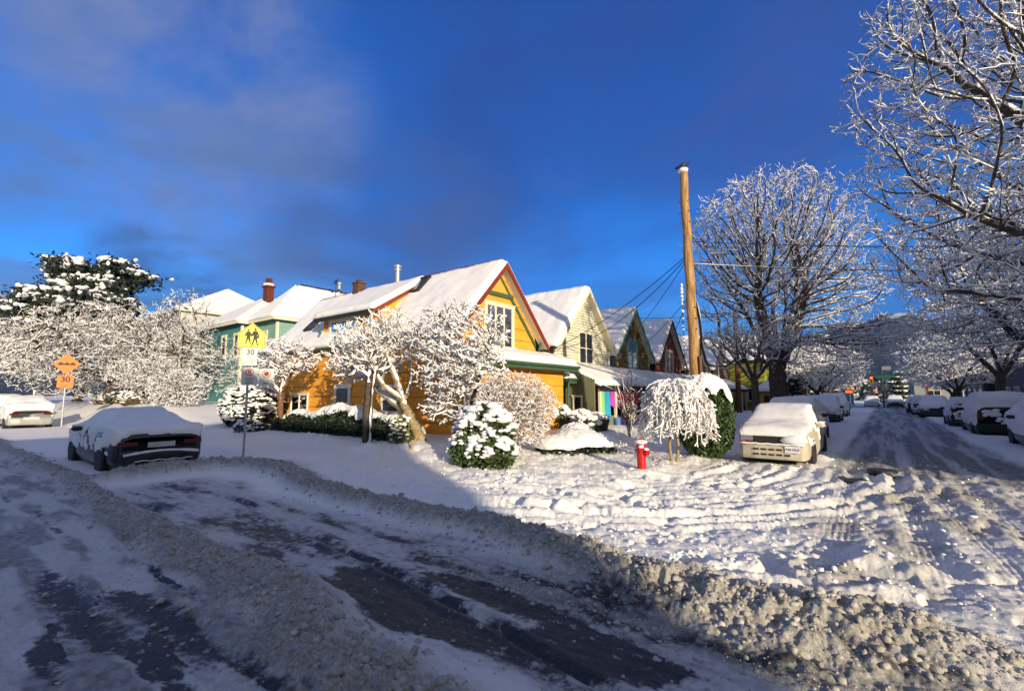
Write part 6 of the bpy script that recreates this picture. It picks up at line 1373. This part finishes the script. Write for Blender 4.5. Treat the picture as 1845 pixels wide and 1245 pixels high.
    m.lathe([(.005, -.24), (.035, -.20), (.05, -.08), (.075, 0), (.07, .06), (.045, .11), (.05, .14), (.042, .18), (.018, .205), (.008, .25), (.002, .265)], 14, Matrix.Translation(c + Vector((.02, 0, .10))) @ Matrix.Rotation(R_(30), 4, 'Z') @ Matrix.Rotation(R_(68), 4, 'Y')); m.build('body', CR, t, smooth=True)
    for s in (-.03, .03): MB().tube([c + Vector((.0, s, -.02)), c + Vector((.02, s, .06))], .008, 5).build('leg', CR, t)
    # wires
    def wire(pts, r, label, sag=.3, snow=0, n=26, group='overhead wires', m=BLACK):
        a, b = Vector(pts[0]), Vector(pts[-1]); P_ = []
        if len(pts) == 2: P_ = [a + (b - a) * k / n - Vector((0, 0, sag * 4 * (k / n) * (1 - k / n))) for k in range(n + 1)]
        else: P_ = [Vector(p) for p in cr(np.array([tuple(p) for p in pts], float), n + 1)]
        t = thing('overhead_wire', tuple(a), label, 'wire', group); mb = MB(); mb.tube(P_, r, 6); mb.build('cable', m, t)
        if snow:
            mb = MB(); mb.tube([p + Vector((0, -.2 * r, r + snow * .25)) for p in P_], [snow * (.5 + .7 * vnoise(k * .9, 0, 4)) for k in range(len(P_))], 6); mb.build('snow_cover', SNOWF, t, smooth=True)
        return t
    wire([at(6.05), (-10.9, 17.0, 3.75)], .013, 'upper of two thin wires from the wooden pole to the yellow eave', .25)
    wire([at(6.0), (-11.0, 17.2, 3.7)], .013, 'lower of two thin wires from the wooden pole to the yellow eave', .6)
    wire([at(5.95), (-11.0, 22.9, 3.95)], .012, 'thin wire dropping from the wooden pole to the white and brown eaves', .25)
    wire([at(4.8), (-11.0, 23.0, 3.5)], .012, 'low thin wire crossing before the white house gable', .35)
    wire([at(4.9), (-11.0, 28.6, 3.6)], .012, 'low thin wire crossing before the brown house gable', .3)
    wire([at(6.45), (9.0, 27.8, 7.3)], .014, 'upper dark wire spanning from the wooden pole across to the right edge', .25)
    wire([at(5.75), (9.0, 27.9, 6.25)], .012, 'snow-lined wire spanning just below the upper dark one', .2, .010)
    wire([at(5.2), (-5.0, 17.2, 4.35), (-5.9, 20.6, 3.55), (-7.3, 27, 3.3), (-8.9, 39.6, 4.2)], .045, 'thick snow-clotted cable bundle dropping from the wooden pole toward the second pole', 0, .06)
    wire([at(5.15), (-5.1, 17.6, 4.1), (-6.1, 21.0, 3.3), (-7.5, 27.5, 3.1), (-8.9, 39.6, 3.9)], .02, 'thinner cable hanging along the snow-clotted bundle', 0)
    wire([(-8.9, 47.8, 4.4), (9.0, 22.0, 4.0)], .022, 'long snow-topped cable sagging right across the side street', .25, .035)
    wire([(-24, 36, 9.1), (-8.9, 39.7, 8.0)], .02, 'far pair of wires behind the gables, upper one', .3); wire([(-24, 36, 8.7), (-8.9, 39.7, 7.6)], .02, 'far pair of wires behind the gables, lower one', .3)
    wire([(-8.9, 39.7, 8.0), (9.0, 64, 8.6)], .02, 'distant wire high over the far end of the street', .6)
    t = thing('power_pole', (-8.9, 39.8, 0), 'second, darker power pole rising out of the low dense cherry tree', 'utility pole'); MB().tube([(-8.9, 39.8, -.1), (-8.85, 39.7, 8.6)], [.22, .15], 12).build('pole', mat('pole_wood_dark', (.16, .08, .04), rough=.9, noise=.3, nscale=5), t, smooth=True)
    MB().blob((-8.85, 39.7, 8.62), (.17, .17, .1), 2, .05).build('snow_cap', SNOWF, t, smooth=True)
    # far crossing: signals
    def signal(x, y, z, label, lit, hgt=.95, arm=None, pole=True):
        t = thing('traffic_light', (x, y, 0), label, 'traffic light', 'traffic lights at the far crossing'); YB = mat('signal_amber_box', (.55, .20, .01), rough=.5)
        MB().box(x - .2, x + .2, y - .12, y + .12, z - hgt / 2, z + hgt / 2).build('housing', YB, t); 
        for k, c in enumerate(((1.0, .03, .01), (.08, .05, .01), (.01, .05, .02))):
            zz = z + hgt * (.32 - .32 * k); M = Matrix.Translation((x, y - .125, zz)) @ Matrix.Rotation(R_(90), 4, 'X'); q = MB(); q.lathe([(.12, 0), (.12, .02), (.0, .03)], 14, M); on = (k == lit)
            q.build('lens', mat('lens_lit_red', (1.0, .05, .02), emit=7, rough=.4) if on else mat('lens_dark%d' % k, c if k else (.08, .01, .01)), t)
            v = MB(); v.tube([(x - .13, y - .16, zz), (x - .09, y - .16, zz + .10), (x, y - .16, zz + .14), (x + .09, y - .16, zz + .10), (x + .13, y - .16, zz)], .02, 5); v.build('visor', BLACK, t)
        if arm: q = MB(); q.tube([(arm, y + .1, 0), (arm, y + .1, z + 1.5)], .10, 8); q.tube([(arm, y + .1, z + .75), (x - 1.6, y + .1, z + .65)], .06, 6); q.tube([(arm, y + .1, z + .75), (arm + 3.2, y + .1, z + .85)], .06, 6); q.build('mast', mat('mast_green', (.02, .05, .045)), t); MB().tube([(x, y + .1, z + .62), (x, y, z + .45)], .03, 5).build('bracket', BLACK, t)
        elif pole: MB().tube([(x, y + .2, 0), (x, y + .2, z + .4)], .07, 6).build('mast', mat('mast_green', (.02, .05, .045)), t)
        return t
    t = signal(-1.33, 82.9, 3.85, 'red-lit traffic light hanging from the dark mast arm over the far crossing', 0, arm=-.15)
    MB().box(-.9, 1.2, 82.88, 82.93, 4.1, 4.45).build('street_name_sign', mat('sign_green', (.01, .11, .05)), t); MB().box(-.1, .9, 83.05, 83.4, 5.2, 5.7).build('lamp_head', mat('lamp_grey', (.25, .27, .27)), t)
    signal(-4.0, 93.5, 2.6, 'small red traffic light left of the far crossing', 0, .8); signal(-1.0, 95, 2.0, 'small red traffic light low beside the curved lamp arm', 0, .7); signal(5.0, 93.2, 2.9, 'small red traffic light before the dark shopfronts right of the crossing', 0, .8)
    t = thing('curved_lamp', (-1.2, 96, 0), 'pale curved lamp arm arching over the far crossing', 'lamp'); MB().tube([(-1.2, 96, 0), (-1.2, 96, 2.6), (-1.8, 96, 3.8), (-3.2, 96, 4.3), (-5, 96, 4.3)], .08, 6).build('pole', STEEL, t)
    x, y, z = -3.23, 67.6, 2.13; t = thing('work_sign', (x, y, 0), 'small orange road work sign with a snow cap near the far crossing', 'street sign'); MB().tube([(x, y, 0), (x, y, 3.3)], .04, 6).build('post', BLACK, t); q = MB(); q.box(x - .5, x + .5, y - .06, y - .02, z - .2, z + .25); q.build('board', mat('board_black', (.03, .02, .015)), t); q = MB(); q.box(x - .36, x + .36, y - .085, y - .061, z - .13, z + .16); q.build('panel', mat('panel_orange', (.9, .13, .02), emit=.6), t); q = MB(); q.box(x - .18, x + .18, y - .1, y - .02, z + .27, z + .9); q.build('lamp_housing', mat('signal_amber_box', (.55, .2, .01)), t); MB().blob((x, y, z + .95), (.2, .1, .07), 1, .1).build('snow_cap', SNOWF, t)
    # walking person in dark clothes near the left row
    x, y = -3.95, 61.5; t = thing('person', (x, y, 0), 'person in dark winter clothes walking beside the far left parked cars', 'person')
    me = bpy.data.meshes.new('body'); vs = [(0, 0, .92), (0, 0, 1.12), (0, 0, 1.38), (0, 0, 1.5), (0, -.01, 1.64), (-.10, 0, .88), (-.12, -.12, .5), (-.12, -.16, .08), (-.12, -.26, .05), (.10, 0, .88), (.12, .12, .5), (.12, .26, .10), (.12, .18, .04), (-.2, 0, 1.36), (-.27, .06, 1.1), (-.26, -.04, .86), (.2, 0, 1.36), (.27, -.06, 1.1), (.26, -.16, .88)]
    es = [(0, 1), (1, 2), (2, 3), (3, 4), (0, 5), (5, 6), (6, 7), (7, 8), (0, 9), (9, 10), (10, 11), (11, 12), (2, 13), (13, 14), (14, 15), (2, 16), (16, 17), (17, 18)]; rad = [.17, .17, .16, .06, .105, .11, .08, .05, .045, .11, .08, .05, .045, .08, .06, .045, .08, .06, .045]
    me.from_pydata([(x + a, y + b, c) for a, b, c in vs], es, []); o = bpy.data.objects.new('body', me); col.objects.link(o); o.parent = t; o.location = (-x, -y, 0); md = o.modifiers.new('skin', 'SKIN'); 
    for k, v in enumerate(me.skin_vertices[0].data): v.radius = (rad[k], rad[k] * .8); v.use_root = (k == 0)
    o.modifiers.new('sub', 'SUBSURF').levels = 1; me.materials.append(mat('dark_coat', (.012, .012, .016), rough=.9))
    MB().blob((x, y + .01, 1.70), (.11, .12, .10), 2, .03).build('hat', mat('dark_coat', (.012, .012, .016)), t, smooth=True)
    # green and grey waste carts under the cherry
    for (x, y, c, l) in ((-46.6, 10.9, (.01, .16, .06), 'green waste cart in the shade below the broad cherry tree'), (-45.3, 10.9, (.01, .10, .04), 'second, darker green waste cart next to the first')):
        t = thing('waste_cart', (x, y, .9), l, 'waste bin', 'waste carts under the cherry tree'); m = mat('cart_green_%d' % int(-x), c, rough=.5); q = MB(); q.add([(x - .25, y - .28, .95), (x + .25, y - .28, .95), (x + .25, y + .25, .95), (x - .25, y + .25, .95), (x - .32, y - .36, 2.1), (x + .32, y - .36, 2.1), (x + .32, y + .34, 2.1), (x - .32, y + .34, 2.1)], [(0, 3, 2, 1), (4, 5, 6, 7), (0, 1, 5, 4), (1, 2, 6, 5), (2, 3, 7, 6), (3, 0, 4, 7)]); q.build('body', m, t); MB().box(x - .35, x + .35, y - .42, y + .38, 2.11, 2.17).build('lid', m, t)
        for s in (-.28, .28): MB().lathe([(.12, -.03), (.12, .03)], 12, Matrix.Translation((x + s, y + .3, 1.02)) @ Matrix.Rotation(R_(90), 4, 'Y')).build('wheel', BLACK, t)
    # manhole covers in the side street
    for (x, y, l) in ((-.62, 11.9, 'round iron manhole cover bare of snow, the nearer and left one'), (-.15, 13.1, 'round iron manhole cover bare of snow, the farther one')):
        z = gz(x, y) + .02; t = thing('manhole_cover', (x, y, z), l, 'manhole cover', 'manhole covers in the side street'); MB().lathe([(.27, -.05), (.27, .0), (.25, .008), (.0, .010)], 24, Matrix.Translation((x, y, z))).build('lid', mat('cast_iron', (.025, .022, .022), rough=.5, noise=.3, nscale=20), t)
build_street()

# ------------------------------------------------------------------ lumps of slush on the ridges, snow crumbs on the lane
def build_chunks():
    rng = np.random.default_rng(5); SL = mat('slush_lumps', (.26, .245, .22), rough=.75, noise=.2, nscale=8, color2=(.56, .55, .52), bump=.4, bscale=60)
    C = []; S = []
    def along(pts, n, w, smin, smax, xr=(-40, 3)):
        pts = np.array(pts); seg = np.linalg.norm(np.diff(pts, axis=0), axis=1); cum = np.r_[0, np.cumsum(seg)]
        k = 0
        while k < n:
            u = rng.random() ** 1.0 * cum[-1]; i = min(np.searchsorted(cum, u) - 1, len(seg) - 1); i = max(i, 0); f = (u - cum[i]) / seg[i]; p = pts[i] + (pts[i + 1] - pts[i]) * f
            if not (xr[0] < p[0] < xr[1]): continue
            if rng.random() > min(1, 6 / (3 + math.hypot(*p))) + .15: continue
            C.append((p[0] + rng.normal(0, w), p[1] + rng.normal(0, w))); S.append(smin + (smax - smin) * rng.random() ** 4.0); k += 1
    along(W2, 3800, .22, .006, .036, (-13, 3)); along([(-2.6, 4.2), (-1.5, 4.1), (-.6, 4.05), (.3, 4.25), (1.2, 4.4)], 900, .20, .006, .036); along(W1, 3000, .19, .006, .034, (-20, 1)); along([(-4.5, 3.75), (-2.6, 3.6), (-1, 3.4), (0, 3.4)], 450, .16, .006, .03)
    along([(-6, 1.5), (-3.5, 1.45), (-2, 1.5)], 260, .35, .005, .02); along([(-4.5, 2.4), (-3, 2.55), (-1.5, 2.6)], 90, .25, .005, .018)
    C = np.array(C); S = np.array(S); z = ground(C[:, 0], C[:, 1], False); P = np.column_stack([C, z + S * .15]); R = np.stack([S * rng.uniform(.7, 1.3, len(S)), S * rng.uniform(.7, 1.3, len(S)), S * rng.uniform(.5, .9, len(S))], -1)
    V, F = lumps(P, R, rng, 1, .40); o = np_mesh('slush_lumps', V, F, SL, smooth=False); tag(o, 'broken lumps of dirty snow strewn over the ploughed ridges', 'slush', kind='stuff')
    C.clear() if isinstance(C, list) else None
    n = 3000; a = rng.uniform(-66, 6, n); rr = 5.2 + 11 * rng.random(n) ** 1.6; X = np.sin(np.radians(a)) * rr; Y = np.cos(np.radians(a)) * rr; k = (Y > 4.9) & (X > -9) & (X < 2); X = X[k]; Y = Y[k]
    S = .006 + .034 * rng.random(len(X)) ** 4; z = ground(X, Y, False); R = np.stack([S * rng.uniform(.7, 1.4, len(S)), S * rng.uniform(.7, 1.4, len(S)), S * .7], -1); V, F = lumps(np.column_stack([X, Y, z + S * .2]), R, rng, 1, .35)
    o = np_mesh('snow_crumbs', V, F, SNOWF, smooth=False); tag(o, 'clean crumbs of snow scattered over the trampled corner', 'snow', kind='stuff')
build_chunks()

# ------------------------------------------------------------------ mountains beyond the end of the side street
def build_hills():
    az = np.linspace(-100, 30, 700); r = np.linspace(2600, 7800, 90); A, Rr = np.meshgrid(np.radians(az), r); X = np.sin(A) * Rr; Y = np.cos(A) * Rr
    prof = np.interp(az, [-100, -86, -80, -74, -40, -24, -19, -16, -13, -8, -3.5, -1, .3, 2.2, 4.5, 6.5, 9, 14, 30], [.145, .15, .13, .06, .05, .09, .118, .112, .10, .10, .118, .128, .138, .132, .108, .10, .135, .15, .15])[None, :]
    f = sstep(2600, 5600, Rr) * (1 - .4 * sstep(6200, 7800, Rr)); z = prof * 5600 * f * (.86 + .28 * fbm(X / 900., Y / 900., 5, 5)) + 120 * (fbm(X / 260., Y / 260., 6, 5, .55) - .5) * f
    V = np.stack([X, Y, z - 5], -1).reshape(-1, 3); n = len(az); i = np.arange(len(r) - 1)[:, None]; j = np.arange(n - 1)[None, :]; F = np.stack([i * n + j, i * n + j + 1, (i + 1) * n + j + 1, (i + 1) * n + j], -1).reshape(-1, 4)
    m = bpy.data.materials.new('forested_hills'); m.use_nodes = True; nt = m.node_tree; b = nt.nodes['Principled BSDF']; b.inputs['Roughness'].default_value = .95; L = nt.links.new; g = nt.nodes.new('ShaderNodeNewGeometry'); sp = nt.nodes.new('ShaderNodeSeparateXYZ'); L(g.outputs['Position'], sp.inputs[0])
    mp = nt.nodes.new('ShaderNodeMapping'); mp.inputs['Scale'].default_value = (.006, .006, .006); L(g.outputs['Position'], mp.inputs[0]); ns = nt.nodes.new('ShaderNodeTexNoise'); ns.inputs['Scale'].default_value = 1; ns.inputs['Detail'].default_value = 9; ns.inputs['Roughness'].default_value = .68; L(mp.outputs[0], ns.inputs[0])
    ma = nt.nodes.new('ShaderNodeMath'); ma.operation = 'MULTIPLY_ADD'; L(ns.outputs[0], ma.inputs[0]); ma.inputs[1].default_value = 900; L(sp.outputs[2], ma.inputs[2]); mr = nt.nodes.new('ShaderNodeMapRange'); mr.interpolation_type = 'SMOOTHSTEP'; L(ma.outputs[0], mr.inputs[0]); mr.inputs[1].default_value = 1060; mr.inputs[2].default_value = 1260
    mx = nt.nodes.new('ShaderNodeMix'); mx.data_type = 'RGBA'; L(mr.outputs[0], mx.inputs[0]); mx.inputs[6].default_value = (.014, .034, .07, 1); mx.inputs[7].default_value = (.75, .78, .82, 1)  # forest colour shifted to blue, so distance haze is partly painted in
    n3 = nt.nodes.new('ShaderNodeTexNoise'); n3.inputs['Scale'].default_value = 7; n3.inputs['Detail'].default_value = 8; L(mp.outputs[0], n3.inputs[0]); m3 = nt.nodes.new('ShaderNodeMapRange'); L(n3.outputs[0], m3.inputs[0]); m3.inputs[1].default_value = .56; m3.inputs[2].default_value = .7; m3.inputs[4].default_value = .28
    mx2 = nt.nodes.new('ShaderNodeMix'); mx2.data_type = 'RGBA'; L(m3.outputs[0], mx2.inputs[0]); L(mx.outputs[2], mx2.inputs[6]); mx2.inputs[7].default_value = (.4, .45, .5, 1); L(mx2.outputs[2], b.inputs['Base Color'])
    o = np_mesh('hills', V, F, m); o['kind'] = 'structure'
    # dark snowy wood on the lower slope beyond the crossing
    rng = np.random.default_rng(8); n = 26000; a = np.radians(rng.uniform(-28, 16, n)); rr = rng.uniform(150, 900, n); Xc = np.sin(a) * rr; Yc = np.cos(a) * rr
    h = rng.uniform(0, 1, n); base = 6 + 14 * sstep(150, 900, rr); P = np.stack([Xc, Yc, h * base], -1); V, F = leaf_quads(P, 1, rng, 0, 1.5); V = P.repeat(4, 0) + (V - P.repeat(4, 0)) * (rr / 160).repeat(4)[:, None] * 1.1
    o = np_mesh('far_wood', V, F, [mat('far_wood_dark', (.03, .04, .045), rough=.9), mat('far_wood_snow', (.5, .52, .56), rough=.9)], smooth=False, mi=(rng.random(n) < .2)); tag(o, 'far snowy wood at the foot of the mountains beyond the crossing', 'wood', kind='stuff')
build_hills()

def build_haze():
    b = MB(); b.box(-8600, 8600, -8600, 8600, -6, 1500); m = bpy.data.materials.new('haze'); m.use_nodes = True; nt = m.node_tree; nt.nodes.clear()
    o = nt.nodes.new('ShaderNodeOutputMaterial'); v = nt.nodes.new('ShaderNodeVolumePrincipled'); v.inputs['Color'].default_value = (.30, .50, 1.0, 1); v.inputs['Density'].default_value = 1.2e-5; v.inputs['Anisotropy'].default_value = 0.0
    nt.links.new(v.outputs[0], o.inputs['Volume']); h = b.build('haze', m); h['kind'] = 'stuff'; h['label'] = 'thin blue winter haze in the air'; h['category'] = 'haze'
build_haze()
